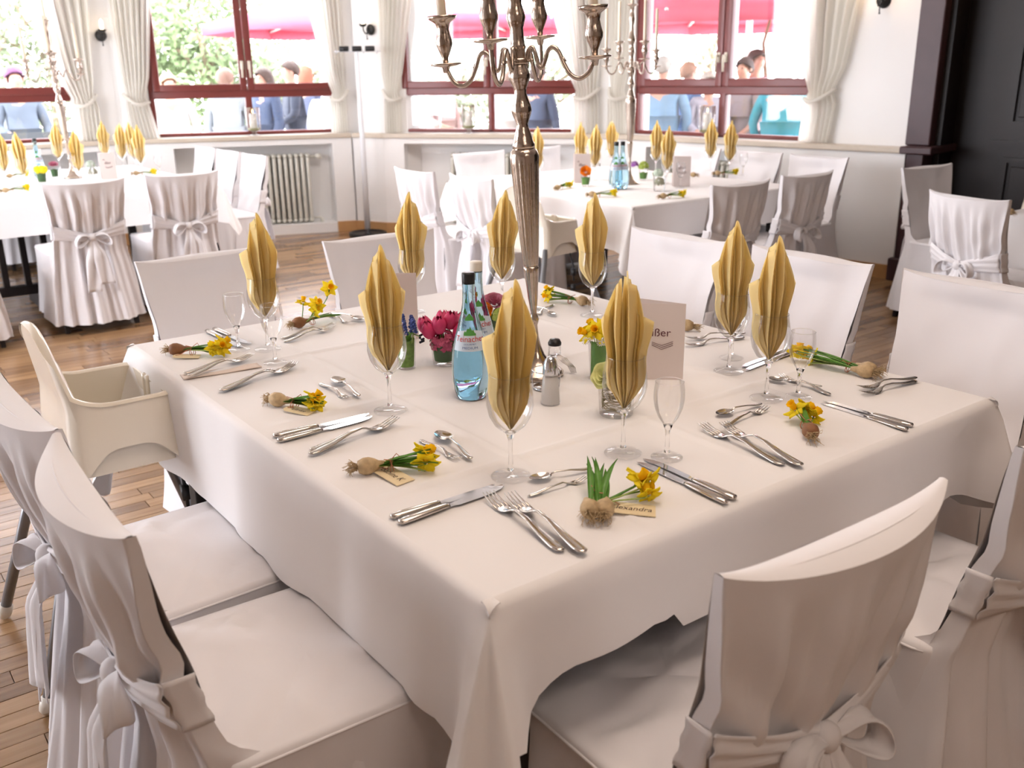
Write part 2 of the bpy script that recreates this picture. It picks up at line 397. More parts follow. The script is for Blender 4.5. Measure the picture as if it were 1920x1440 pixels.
# ------------------------------------------------------------------ curtains
def curtain(k, zs, label, tie_dir, ph=0.0):
    """zs: list of (z, s_left, s_right) ; hangs just inside the upper wall"""
    M, L = facet(k); mb = MB(); la = [(z, a) for z, a, b in zs]; lb = [(z, b) for z, a, b in zs]
    ztop = zs[-1][0]; zb = zs[0][0]
    def fn(u, v):
        z = lerp(zb, ztop, v); a = interp(la, z); b = interp(lb, z); wd = b-a
        s = a+wd*u
        amp = .012+.03*min(1, wd/.5)
        y = .075+amp*math.sin(u*2*PI*(7)+ph+.6*math.sin(v*6))*(.45+.55*abs(math.sin(u*5+ph)))
        y -= .035*math.exp(-((z-1.28)/.12)**2)*math.sin(PI*u)
        return M @ Vector((s, y, z))
    mb.grid(72, 46, fn)
    t = thing('curtain', label, 'curtain', (0, 0, 0), 0, 'cream tied-back curtains at the bay windows')
    cl_ = obj('drape', mb, CURT, t)
    tb = MB(); a = interp(la, 1.27); b = interp(lb, 1.27); pts = []
    for i in range(17):
        u = i/16; ang = PI*u
        pts.append(M @ Vector((lerp(a-.02, b+.02, u), .07-.085*math.sin(ang), 1.27+tie_dir*.07*(u-.5)-.05*math.sin(ang))))
    tb.tube(pts, .015, 8); obj('tieback', tb, CURT, t)
TOP = 2.72
curtain(1, [(.925, 4.66, 4.90), (1.22, 4.66, 4.90), (1.28, 4.68, 4.86), (1.45, 4.6, 4.89), (2.1, 4.42, 4.93), (TOP, 4.2, 4.95)], 'sheer cream curtain beside the leftmost window, left of the first wall lamp', 1)
curtain(2, [(.925, .06, .30), (1.22, .05, .24), (1.28, .06, .22), (1.45, .04, .27), (2.1, .02, .36), (TOP, .0, .5)], 'sheer cream curtain just right of the small wall lamp at the left', -1, 1)
curtain(2, [(.925, 1.83, 1.985), (1.22, 1.83, 1.985), (1.28, 1.86, 1.98), (1.45, 1.8, 1.985), (2.1, 1.68, 1.985), (TOP, 1.5, 1.985)], 'sheer cream curtain just left of the coat stand pole', 1, 2)
curtain(3, [(.925, .0, .17), (1.22, .01, .18), (1.28, .03, .16), (1.45, .0, .2), (2.1, .0, .32), (TOP, .0, .42)], 'sheer cream curtain just right of the coat stand pole', -1, 3)
curtain(3, [(.925, 1.76, 2.0), (1.22, 1.77, 2.0), (1.28, 1.8, 1.98), (1.45, 1.72, 2.0), (2.1, 1.55, 2.0), (TOP, 1.4, 2.0)], 'sheer cream curtain left of the silver background candelabra', 1, 4)
curtain(4, [(.925, .04, .25), (1.22, .04, .25), (1.28, .07, .22), (1.45, .05, .25), (2.1, .03, .27), (TOP, .0, .3)], 'sheer cream curtain between the last two windows, right one of the pair', -1, 5)
curtain(4, [(.925, 1.88, 2.12), (1.22, 1.9, 2.16), (1.28, 1.93, 2.12), (1.45, 1.86, 2.2), (2.1, 1.72, 2.3), (TOP, 1.6, 2.35)], 'sheer cream curtain at the right edge of the rightmost window', 1, 6)

# ------------------------------------------------------------------ radiators
def radiator(k, s0, n, label):
    M, L = facet(k); rt = thing('radiator', label, 'radiator', (M @ Vector((s0+n*.03, .14, .09))), math.atan2(M[1][0], M[0][0]))
    sec = MB()
    for dy in (-.045, 0, .045):
        sec.tube([(0, dy*.6, .02), (0, dy, .07), (0, dy, .58), (0, dy*.6, .645)], [.014, .017, .017, .014], 8)
    sec.ball((0, 0, .03), (.026, .065, .026)); sec.ball((0, 0, .63), (.026, .065, .026))
    first = obj('section', sec, RADM, rt)
    for i in range(n):
        o = first if i == 0 else clink('section', first.data, rt); o.location = ((i-(n-1)/2)*.052, 0, 0)
    v = MB(); x = n/2*.052+.03
    v.tube([(x-.04, 0, .62), (x+.02, 0, .62)], .012, 8); v.lathe([(.0, 0), (.024, .004), (.026, .05), (.018, .06)], 12, (0, 0, 0), M=Matrix.Translation((x+.02, 0, .62)) @ Matrix.Rotation(R(90), 4, 'Y'))
    obj('valve', v, RADM, rt)
    p = MB(); p.tube([(x-.04, 0, .04), (x+.03, 0, .04), (x+.05, 0, .02), (x+.05, 0, -.0)], .01, 8); p.tube([(x+.05, 0, .01), (x+.05, -.02, .0)], .01, 8)
    for q in (-.3*n*.1, .3*n*.1): p.box((q-.01, -.03, 0), (q+.01, .03, .03))
    obj('pipe', p, RADM, rt)
    return rt
radiator(2, .66, 17, 'cream ribbed radiator under the window left of the coat stand')
radiator(3, .55, 16, 'cream ribbed radiator half hidden by white chairs, behind the candelabra')
radiator(4, .6, 18, 'cream ribbed radiator behind the chairs under the rightmost window')

# ------------------------------------------------------------------ covered chairs
def chair_meshes(seed):
    ph = seed*1.7
    def yf(z): return -.20-.10*max(0, (z-.46)/.42)
    HW = [(.05, .265), (.30, .235), (.46, .212), (.58, .20), (.70, .205), (.88, .232)]
    BU = [(.05, .10), (.40, .05), (.58, .035), (.70, .05), (.865, .062)]
    TH_ = [(.62, .035), (.78, .024), (.872, .013)]
    back = MB()
    ZT = .872
    def rear(u, v):
        s = (u*2-1)*1.35; z = lerp(.055, ZT, v)
        hw = interp(HW, z); core = max(-1, min(1, s)); ex = abs(s)-1
        y = yf(max(z, .46)) - interp(TH_, z) - interp(BU, z)*(1-core*core)
        if z < .46: y -= .03*((.46-z)/.4)
        A = interp([(.05, .019), (.4, .014), (.57, .008), (.64, .016), (.76, .011), (.85, 0)], z)
        fold = math.sin(core*(15-6*(z > .57)*0)+2.2*math.sin(core*3+ph)+ph*2)+.5*math.sin(core*31+ph+z*4)
        y += A*fold
        x = core*hw + .004*fz(core*6+ph, z*9, seed)*(z < .8)
        # pulled folds towards the bow
        y += .007*math.exp(-((z-.66)/.07)**2)*math.sin((core*9)/(0.35+abs(z-.55)*3)+ph)
        if ex > 0:
            reach = interp([(.05, .30), (.40, .24), (.46, .10), (.50, .045), (.56, .037), (.87, .0365)], z)
            q = ex/.35; y = y+q*(reach-.035+interp(TH_, z) if z > .56 else reach); x = math.copysign(hw*(1+.012*math.sin(q*5+z*20+ph)*(z < .5)), s)
        zz = z+(.012*abs(core)**5+.004*core*core)*sm((z-.7)/.17)
        return Vector((x, y, zz))
    back.grid(73, 44, rear)
    # lens shaped top
    def top(u, v):
        s = u*2-1; z = ZT+.012*abs(s)**5+.004*s*s; hw = interp(HW, ZT)
        yr = yf(ZT)-interp(TH_, ZT)-interp(BU, ZT)*(1-s*s); y0 = yf(ZT)+.0
        return Vector((s*hw, lerp(yr, y0, v), z+.010*math.sin(PI*v)*(1-s*s*.8)))
    back.grid(40, 7, top)
    def front(u, v):
        s = u*2-1; z = lerp(.44, ZT, v); hw = interp(HW, z)
        y = yf(z)+.006*fz(s*3+ph, z*7, 3+seed)+.010*(1-s*s)*math.sin(PI*v)*0
        y -= .028*(1-s*s)*sm((z-.5)/.3)*(1-sm((z-.80)/.07))
        y += .004*math.sin(z*28+s*7+ph)*(1-v)
        return Vector((s*hw, y, z+(.012*abs(s)**5+.004*s*s)*sm((z-.7)/.17)))
    back.grid(36, 26, front)
    def seam(u, v): pass
    # seat cover
    seat = MB(); NU = 120
    def ring(a, hx, y0, y1, rad):
        # rounded rectangle perimeter, a in 0..1 starting at back middle
        w, h = hx*2, y1-y0; per = [(0, y0), (hx-rad, y0), 'c1', (hx, y1-rad), 'c2', (-hx+rad, y1), 'c3', (-hx, y0+rad), 'c4', (0, y0)]
        segs = [hx-rad, PI/2*rad, h-2*rad, PI/2*rad, w-2*rad, PI/2*rad, h-2*rad, PI/2*rad, hx-rad]
        tot = sum(segs); d = a*tot
        k = 0
        while k < 8 and d > segs[k]: d -= segs[k]; k += 1
        t = d/segs[k] if segs[k] else 0
        cs = {1: (hx-rad, y0+rad, -90), 3: (hx-rad, y1-rad, 0), 5: (-hx+rad, y1-rad, 90), 7: (-hx+rad, y0+rad, 180)}
        if k in cs:
            cx, cy_, a0 = cs[k]; an = R(a0+90*t); return Vector((cx+rad*math.cos(an), cy_+rad*math.sin(an), 0))
        if k == 0: return Vector((lerp(0, hx-rad, t), y0, 0))
        if k == 2: return Vector((hx, lerp(y0+rad, y1-rad, t), 0))
        if k == 4: return Vector((lerp(hx-rad, -hx+rad, t), y1, 0))
        if k == 6: return Vector((-hx, lerp(y1-rad, y0+rad, t), 0))
        return Vector((lerp(-hx+rad, 0, t), y0, 0))
    rows = [0, .12, .24, .36, .46, .55, .64, .72, .79, .85, .90, .95, 1.0, 1.03, 1.05, 1.12, 1.3, 1.55, 1.8, 2.0]
    def sf(u, v):
        t = rows[round(v*(len(rows)-1))]
        p = ring(u, .222, -.225, .225, .045)
        if t <= 1:
            q = Vector((p.x*t, p.y*t, 0)); z = .475-.022*max(0, t-.6)**2*6*.16
            d2 = 1-t
            z += .012*fz(q.x*7+ph, q.y*9, seed)*sm((1-t)*5)+.009*(abs(math.sin((q.x*17+q.y*23)+3.5*fz(q.x*5, q.y*5, ph)))**.7)*sm((1-t)*4)*sm(.75-q.y*1.6)
            z += .008*math.exp(-((q.y+.11-.25*abs(q.x))/.018)**2)*sm((1-t)*4)
            return Vector((q.x, q.y, z))
        d = (t-1); z = .470-.012*sm(d*20)-.398*max(0, d-.03)/.97
        out = 1+.012*sm(d*25) - .008*sm((d-.04)*20)+.09*d*d
        fo = (math.sin(u*2*PI*11+ph)+.6*math.sin(u*2*PI*23+ph*2))*.010*d
        front_pull = 1
        return Vector((p.x*out+math.copysign(fo, p.x)*(abs(p.x) > .2), p.y*out+fo*(abs(p.x) <= .2), z))
    seat.grid(NU, len(rows), sf, cu=True)
    pip = MB(); pip.tube([Vector((*(ring(i/90, .2255, -.22, .2285, .047).xy), .461)) for i in range(8, 83)], .0028, 6)
    sash = MB()
    def band(u, v):
        s = (u*2-1); z0 = lerp(.60, .555, 1-abs(s)); hh = lerp(.045, .022, (1-abs(s))**.8)
        z = z0+(v-.5)*2*hh; hw = interp(HW, z)*1.01
        y = yf(z)-.046-interp(BU, z)*(1-s*s)-.006*math.sin(PI*v)+.0035*math.sin(v*17+s*4+ph)
        return Vector((s*hw, y, z))
    sash.grid(36, 11, band)
    for sd_ in (-1, 1):
        def side(u, v, sd_=sd_):
            z = .60+(v-.5)*.09; hw = interp(HW, z)*1.02; return Vector((sd_*(hw+.001), yf(z)-.046+u*.046+.002*math.sin(v*14), z))
        sash.grid(5, 11, side)
    knot = MB(); knot.ball((0, -.315, .56), (.022, .02, .024), 12, 8)
    loops = []
    for sd_ in (-1, 1):
        lp = MB()
        def lf(u, v, sd_=sd_):
            a = 2*PI*u; r = .5*(1-math.cos(a)); L = .088
            x = sd_*(.012+L*r*(.96+.05*math.sin(v*9))); zz = .040*math.sin(a)*(.35+.65*r)+(v-.5)*.01
            y = -.318-.020*r+(v-.5)*.048*(.25+.75*r)+.004*math.sin(6*v+a*2+ph)
            return Vector((x, y, .560+zz-.028*r*r))
        lp.grid(26, 7, lf, cu=True); loops.append(lp)
    tails = []
    for sd_, ln in ((-1, .30), (1, .26)):
        tl = MB()
        def tf(u, v, sd_=sd_, ln=ln):
            x = sd_*(.010+.030*v)+(u-.5)*lerp(.022, .082, sm(v*2.2)); z = .548-ln*v
            y = -.320-.028*sm(v*3)-.02*v+.007*math.sin(u*7+ph+v*3)*sm(v*3)
            return Vector((x, y, z))
        tl.grid(9, 16, tf); tails.append(tl)
    legs = []
    for (x, y) in ((-.19, -.21), (.19, -.21), (-.19, .19), (.19, .19)):
        l = MB(); tx, ty = x*1.06, y*(1.22 if y < 0 else 1.04)
        for t, r in ((0, .0),): pass
        l.add([(tx-.012, ty-.012, 0), (tx+.012, ty-.012, 0), (tx+.012, ty+.012, 0), (tx-.012, ty+.012, 0), (x-.02, y-.02, .42), (x+.02, y-.02, .42), (x+.02, y+.02, .42), (x-.02, y+.02, .42)],
              ((0,3,2,1),(4,5,6,7),(0,1,5,4),(1,2,6,5),(2,3,7,6),(3,0,4,7)))
        legs.append(l)
    return back, seat, pip, sash, knot, loops, tails, legs
def make_chair(seed, label, loc, rz, group):
    back, seat, pip, sash, knot, loops, tails, legs = chair_meshes(seed)
    t = thing('covered_chair', label, 'chair', loc, rz, group)
    bc = obj('back_cover', back, COVER, t)
    sm_ = MB(); zt = .884; sm_.tube([Vector(((q/24*2-1)*.229, -.30-.008-.034*(1-(q/24*2-1)**2), zt+.0095*(1-(q/24*2-1)**2)*.9+.004*(q/24*2-1)**2*0+.004*(q/24*2-1)**2+.004*abs(q/24*2-1)**5-.0125+.001)) for q in range(25)], .0016, 5); obj('seam', sm_, COVER, bc)
    st = obj('seat_cover', seat, COVER, t); obj('piping', pip, COVER, st)
    s = obj('sash', sash, COVER, t, solid=.002); obj('knot', knot, COVER, s)
    for l in loops: obj('bow_loop', l, COVER, s, solid=.0015)
    for l in tails: obj('bow_tail', l, COVER, s, solid=.0015)
    for l in legs: obj('leg', l, DARK, t, False)
    return t
# facing: local +y is where the sitter looks
G1 = 'white covered chairs around the near table'
# chair backs sit ~.30 beyond the table edge; back top is at local y -.30
def face(dx, dy): return math.atan2(dy, dx)-PI/2
ch_a = make_chair(1, 'white covered chair nearest the camera at lower left, its whole seat in view', (.572, 1.395, 0), face(1, -.03), G1)
ch_h = make_chair(2, 'large white covered chair at lower right with its back and bow to the camera', (1.018, .938, 0), face(.03, 1), G1)
CH = [
    (ch_a, (.575, 1.895, 0), face(1, .04), 'white covered chair between the near left chair and the high chair'),
    (ch_h, (1.66, .93, 0), face(-.04, 1), 'white covered chair cut off by the right picture edge at the near table'),
    (ch_a, (1.08, 2.83, 0), face(.05, -1), 'white covered chair beyond the left corner of the near table, leftmost there'),
    (ch_h, (1.70, 2.77, 0), face(0, -1), 'white covered chair beyond the near table, directly below the coat stand'),
    (ch_a, (2.22, 2.37, 0), face(-1, .0), 'white covered chair behind the twin-tipped napkin and menu card at the near table'),
    (ch_h, (2.25, 1.83, 0), face(-1, .03), 'white covered chair behind the two rightmost napkins of the near table'),
    (ch_a, (2.26, 1.27, 0), face(-1, .0), 'white covered chair beyond the right corner of the near table'),
]
for src, loc, rz, lab in CH: dup(src, loc, rz, lab, G1)
G2 = 'white covered chairs around the middle background table'; G3 = 'white covered chairs around the left background table'; G4 = 'white covered chairs around the table at the right edge'
BGC = [
    ((3.40, 5.12), face(1, 0), 'white covered chair with bow, left one of the pair left of the tall candelabra', G2),
    ((3.42, 4.52), face(1, -.05), 'white covered chair with bow, right one of the pair left of the tall candelabra', G2),
    ((4.15, 5.62), face(0, -1), 'white covered chair in front of the ribbed radiator behind the tall candelabra', G2),
    ((4.75, 5.68), face(0, -1), 'white covered chair back just right of the tall candelabra stem, under the window', G2),
    ((5.25, 5.04), face(-1, 0), 'white covered chair back below the candle lantern of the rightmost window', G2),
    ((5.27, 4.50), face(-1, 0), 'white covered chair back between the radiator and the napkins at the rightmost window', G2),
    ((5.28, 3.98), face(-1, 0), 'white covered chair back farthest right at the background window table', G2),
    ((4.00, 3.62), face(0, 1), 'left one of two covered chairs backing the camera at the middle background table', G2),
    ((4.62, 3.66), face(0, 1), 'white covered chair with bow seen from behind, next to the bare white wall', G2),
    ((1.36, 6.22), face(0, 1), 'left one of two covered chairs with bows at the left background table', G3),
    ((1.95, 6.28), face(0, 1), 'right one of two covered chairs with bows at the left background table', G3),
    ((2.52, 6.95), face(-1, 0), 'bright white covered chair, nearest of the row of three before the left radiator', G3),
    ((2.52, 7.47), face(-1, 0), 'bright white covered chair, middle one of the three before the left radiator', G3),
    ((2.52, 7.98), face(-1, 0), 'bright white covered chair, farthest of the three before the left radiator', G3),
    ((.62, 6.15), face(.1, 1), 'white covered chair just entering the left picture edge at the left background table', G3),
    ((1.5, 8.5), face(0, -1), 'white covered chair behind the left background table, under the leftmost window', G3),
    ((.75, 8.5), face(0, -1), 'white covered chair behind the left background table at the left picture edge', G3),
    ((4.62, 2.18), face(.93, -.25), 'white covered chair with a neat bow in front of the dark panelled wall', G4),
    ((5.42, 2.82), face(-.1, -1), 'white covered chair turned sideways beside the dark post on the right', G4),
]
for i, ((x, y), rz, lab, g) in enumerate(BGC): dup(ch_a if i % 2 else ch_h, (x, y, 0), rz, lab, g)

# ------------------------------------------------------------------ tables and cloths
def table(label, x0, x1, y0, y1, cloth_label, drops=(.2, .2, .2, .2), corner=.12, hires=True, step=None):
    cx, cy_ = (x0+x1)/2, (y0+y1)/2; hx, hy = (x1-x0)/2, (y1-y0)/2
    t = thing('dining_table', label, 'table', (cx, cy_, 0))
    m = MB(); m.rbox((-hx+.01, -hy+.01, .715), (hx-.01, hy-.01, .743), .006); obj('tabletop', m, DARK, t, False)
    m = MB(); m.box((-hx+.1, -hy+.1, .63), (hx-.1, -hy+.12, .715)); m.box((-hx+.1, hy-.12, .63), (hx-.1, hy-.1, .715)); m.box((-hx+.1, -hy+.12, .63), (-hx+.12, hy-.12, .715)); m.box((hx-.12, -hy+.12, .63), (hx-.1, hy-.12, .715)); obj('apron', m, DARK, t, False)
    for sx in (-1, 1):
        for sy in (-1, 1):
            m = MB(); a, b = sx*(hx-.12), sy*(hy-.12); m.rbox((a-.028, b-.028, 0), (a+.028, b+.028, .715), .004); obj('leg', m, DARK, t, False)
    c = MB(); e = .02; seg = []
    nper = 260 if hires else 120; rows = [0, .25, .5, .7, .85, .94, .98, .995] if hires else [0, .5, .9, .98]
    W_, H_ = hx*2, hy*2; P = 2*(W_+H_)
    def peri(a):
        d = a*P
        if d < W_: return Vector((-hx+d, -hy, 0)), Vector((0, -1, 0)), 0, min(d, W_-d), (0 if d < W_/2 else 1)
        d -= W_
        if d < H_: return Vector((hx, -hy+d, 0)), Vector((1, 0, 0)), 1, min(d, H_-d), (1 if d < H_/2 else 2)
        d -= H_
        if d < W_: return Vector((hx-d, hy, 0)), Vector((0, 1, 0)), 2, min(d, W_-d), (2 if d < W_/2 else 3)
        d -= W_
        return Vector((-hx, hy-d, 0)), Vector((-1, 0, 0)), 3, min(d, H_-d), (3 if d < H_/2 else 0)
    ZT = .75
    def crease(x, y):
        z = 0
        for k_ in (-.333, .0, .333):
            z += .0016*math.exp(-((x-k_*W_*.75)/.006)**2)+.0016*math.exp(-((y-k_*H_*.8)/.006)**2)
        ed = min(hx-abs(x), hy-abs(y)); return (z*2.2+.0016*fz(x*5, y*5, 1))*sm((ed-e)/.06)
    if hires:
        def top(u, v):
            x = lerp(-hx+e, hx-e, u); y = lerp(-hy+e, hy-e, v); return Vector((x, y, ZT+crease(x, y)))
        c.grid(150, 150, top)
    else:
        c.add([(-hx+e, -hy+e, ZT), (hx-e, -hy+e, ZT), (hx-e, hy-e, ZT), (-hx+e, hy-e, ZT)], [(0, 1, 2, 3)])
    NR = 16; pts = []
    # perimeter samples with extra fan samples at the corners
    samp = []
    for i in range(nper): samp.append(peri((i+.5)/nper))
    # insert fans
    out = []
    cs = [(hx, -hy, -90), (hx, hy, 0), (-hx, hy, 90), (-hx, -hy, 180)]; ci = 0; last = None
    for s_ in samp+[samp[0]]:
        if last is not None and s_[2] != last[2]:
            cx_, cyy, a0 = cs[last[2]]; 
            for q in range(0, 13):
                an = R(a0+90*q/12); out.append((Vector((cx_, cyy, 0)), Vector((math.cos(an), math.sin(an), 0)), (last[2], s_[2], q/12), 0, (last[2]+1) % 4))
        if len(out) < 10**6 and s_ is not samp[0] or last is None: out.append(s_)
        last = s_
    n = len(out); vs = []
    for (p, nn, side, dc, cn) in out:
        if isinstance(side, tuple): dr = lerp(drops[side[0]], drops[side[1]], side[2]); dr = dr+corner*math.sin(PI*side[2])**.8*1.0+corner*.35
        else: dr = drops[side]+corner*.35*math.exp(-(dc/.05)**2)*1
        if not isinstance(side, tuple): dr += corner*.35*(math.exp(-(dc/.10)**2)-math.exp(-(dc/.05)**2))
        if step and side == step[0]:
            al = (p.x if side in (0, 2) else p.y)
            dr += step[2]*sm((al-step[1])/.01)
        al_ = (p.x if side in (0, 2) else p.y) if not isinstance(side, tuple) else 9; al_n = (W_*.75 if side in (0, 2) else H_*.8) if not isinstance(side, tuple) else 1
        for j in range(NR):
            if j < 5:
                a = j/4*PI/2; off = -e+e*math.sin(a); z = ZT-e*(1-math.cos(a)); q = 0
            else:
                q = (j-4)/(NR-5); z = ZT-e-(dr-e)*q
                fl_ = .30 if isinstance(side, tuple) else .30*math.exp(-(dc/.045)**2)-.07*math.exp(-((dc-.13)/.05)**2)
                along = p.x*1.0+p.y*1.3
                off = dr*q*fl_+.010*q*math.sin(along*7+1)+.006*q*math.sin(along*19)+.004
                if isinstance(side, tuple): off = dr*q*(.30+.05*math.sin(side[2]*PI*3))+.004
                else: off = off
                off += q*.007*sum(math.exp(-((al_-k_*al_n)/.009)**2) for k_ in (-.333, 0, .333)) if not isinstance(side, tuple) else 0
                off = max(off, .002)
            vs.append((p.x+nn.x*off, p.y+nn.y*off, z))
    fs = [(i*NR+j, ((i+1) % n)*NR+j, ((i+1) % n)*NR+j+1, i*NR+j+1) for i in range(n) for j in range(NR-1)]
    c.add(vs, fs)
    cl_ = obj('tablecloth', c, LINEN, None, True, loc=(cx, cy_, 0)); tag(cl_, cloth_label, 'tablecloth')
    return t
TX0, TX1, TY0, TY1 = .655, 2.045, .935, 2.65
# sides: 0 = near (y min), 1 = right (x max), 2 = far, 3 = left (x min)
table('dark wooden dining table under the near white tablecloth', TX0, TX1, TY0, TY1, 'white linen tablecloth on the near table, laid with yellow napkins and cutlery', (.152, .24, .24, .27), .15, True, (0, -.31, .032))
table('dark table under the white cloth in the middle background, before the windows', 3.61, 5.08, 3.72, 5.55, 'white tablecloth on the background table near the right windows', (.2, .2, .2, .25), .1, False)
t1_ = table('dark slatted table under the white cloth at the left background', .1, 2.35, 6.42, 8.4, 'white tablecloth on the background table at the left picture edge', (.22, .2, .2, .2), .1, False)
for k_ in range(9):
    m = MB(); x = -1.0+.13*k_; m.box((x-.018, -.62, .16), (x+.018, -.58, .63)); obj('slat', m, DARK, t1_, False)
m = MB(); m.box((-1.1, -.63, .10), (.2, -.57, .16)); m.box((-.05, -.72, 0), (0, -.3, .10)); m.box((-1.02, -.72, 0), (-.97, -.3, .10)); obj('foot_rail', m, DARK, t1_, False)
table('dark table hidden by white cloth at the right picture edge', 4.88, 6.15, 1.05, 2.35, 'white tablecloth corner at the right picture edge before the dark wall', (.3, .3, .3, .3), .1, False)

# ------------------------------------------------------------------ napkins and glasses
def napkin_mb(seed=0, split=False, H=.272):
    mb = MB(); rr = random.Random(seed); N = 9
    lean = rr.uniform(-.1, .1)
    def layer(dy, ws, hs, tipx, ph, N, amax):
        nu = N*8+1
        def fn(u, v):
            s = u*2-1; k = u*N; tri = abs((k % 1)*2-1)       # 1 at the outer folds, 0 in the valleys
            Lh = hs*(1-.43*abs(s)**1.35)+.06*(tri-.5)*sm(abs(s)*3)
            if split: Lh -= .34*math.exp(-((s+.06)/.075)**2)
            z = H*Lh*v; t = z/H
            wp = interp([(0, .06), (.08, .42), (.17, .72), (.26, .78), (.34, .74), (.42, .80), (.52, .95), (.60, 1.0), (.75, .90), (.9, .70), (1.05, .5)], t)
            x = s*amax*ws*wp+tipx*t*t
            dep = (.004+.016*math.sin(PI*min(1, t*.8+.05)))*(1-.2*abs(s))
            y = dy*t+(tri-.5)*2*dep-.012*(1-s*s)*math.sin(PI*min(1, t))+.022*s*s*t
            return Vector((x, y, z))
        mb.grid(nu, 20, fn)
    lx = rr.uniform(-.010, .010)
    layer(.016, .85, .95, lx-.006, 1, 3, .047)
    layer(-.008, 1.0, 1.0, lx, 2, 4, .050)
    def lobe(sd_, hh):
        def fn(u, v):
            q = math.sin(PI*min(1, .06+.94*v))**.8; x = sd_*(.004+.030*v*.6+.020*u*q); y = -.010-.010*math.sin(PI*u)*v+.012*u
            return Vector((x*min(1, .2+v*1.6), y, hh*v))
        mb.grid(8, 10, fn)
    lobe(-1, .080)
    return mb
NAPM = [obj('t', napkin_mb(i, i == 3), HOLLAND, None, True, sharp=22) for i in range(5)]
NAPD = [o.data for o in NAPM]
for o in NAPM: bpy.data.objects.remove(o)
def napkin(p, rz, seed, label, group):
    o = clink('folded_napkin', NAPD[seed % 5]); o.location = (p.x, p.y, .75+.094); o.rotation_euler = (R(rnd.uniform(-2, 2)), R(rnd.uniform(-2, 2)), rz)
    md = o.modifiers.new('thickness', 'SOLIDIFY'); md.thickness = .0012
    return tag(o, label, 'napkin', group)
def make_glass(name, label, cat, loc, s=1.0, small=False, group=None):
    t = thing(name, label, cat, loc, rnd.random()*6, group)
    if not small:
        H = .195; bowl = [(.004, .084), (.014, .088), (.028, .100), (.038, .118), (.0425, .138), (.0415, .160), (.0375, .180), (.0355, .195)]
        foot = [(.036, 0), (.0365, .0015), (.030, .004), (.014, .008), (.006, .014)]; stem = [(.006, .012), (.0042, .022), (.0036, .045), (.004, .07), (.0075, .082), (.010, .086)]
    else:
        H = .152; bowl = [(.004, .064), (.010, .069), (.019, .082), (.026, .100), (.029, .118), (.0285, .136), (.026, .152)]
        foot = [(.030, 0), (.0305, .0015), (.025, .004), (.012, .008), (.006, .013)]; stem = [(.006, .011), (.0045, .02), (.004, .04), (.0048, .055), (.009, .066)]
    m = MB(); m.lathe(bowl, 40); m.f.pop(); m.mi.pop()
    obj('bowl', m, TGLASS, t)
    m = MB(); m.lathe(stem, 16); obj('stem', m, GLASS, t)
    m = MB(); m.lathe(foot, 32); obj('foot', m, FOOTG, t)
    m = MB(); rr = bowl[-1][0]; m.tube([(rr*math.cos(a*2*PI/36), rr*math.sin(a*2*PI/36), H) for a in range(37)], .0007, 5, cap=False); obj('rim', m, GLASS, t)
    return t
CAMANG = lambda p: math.atan2(p.y, p.x)-PI/2      # so that local -y faces towards the camera
GN = 'yellow fan-folded napkins on the near table'; GG = 'wine glasses holding napkins on the near table'
NAP = [
    ((503, 655), 'standing in the glass nearest the left table corner', 'left corner'),
    ((776, 585), 'behind the pink tulips, in front of the chair below the coat stand', 'behind the tulips'),
    ((942, 578), 'right behind the bottles, left of the tall candelabra stem', 'behind the bottles'),
    ((732, 770), 'left of the blue water bottles, in front of the muscari vase', 'left of the bottles'),
    ((958, 893), 'nearest the camera, right of the blue bottles', 'nearest the camera'),
    ((1168, 850), 'with two split tips, in front of the right menu card', 'before the right menu card'),
    ((1110, 592), 'right of the candelabra stem, above the yellow narcissi', 'right of the candelabra'),
    ((1366, 697), 'left one of the close pair at the right side', 'left of the right pair'),
    ((1436, 748), 'right one of the close pair at the right side', 'right of the right pair'),
]
g0 = None
for i, (pp, lab, gl) in enumerate(NAP):
    p = at(*pp, .75); loc = (p.x, p.y, .7505)
    if g0 is None: g0 = make_glass('wine_glass', 'stemmed wine glass holding the napkin at the '+gl+' of the near table', 'glass', loc, group=GG)
    else: dup(g0, loc, rnd.random()*6, 'stemmed wine glass holding the napkin '+gl+' on the near table', GG)
    napkin(p, CAMANG(p)+rnd.uniform(-.25, .25), 3 if i == 5 else (i % 3 if i % 5 else 4), 'yellow fan-folded napkin '+lab, GN)
SG = [((448, 656), 'small empty stemmed glass at the left table corner, beside the napkin glass'), ((517, 681), 'small empty stemmed glass in front of the leftmost napkin glass'),
      ((1250, 858), 'small empty stemmed glass right of the split-tipped napkin, in front of the menu card'), ((1496, 745), 'small empty stemmed glass right of the rightmost napkin, before green stems'),
      ((1371, 672), 'small stemmed glass hidden behind the left napkin of the right pair')]
s0 = None
for pp, lab in SG:
    p = at(*pp, .75)
    if s0 is None: s0 = make_glass('small_glass', lab, 'glass', (p.x, p.y, .7505), small=True, group='small empty glasses on the near table')
    else: dup(s0, (p.x, p.y, .7505), 0, lab)

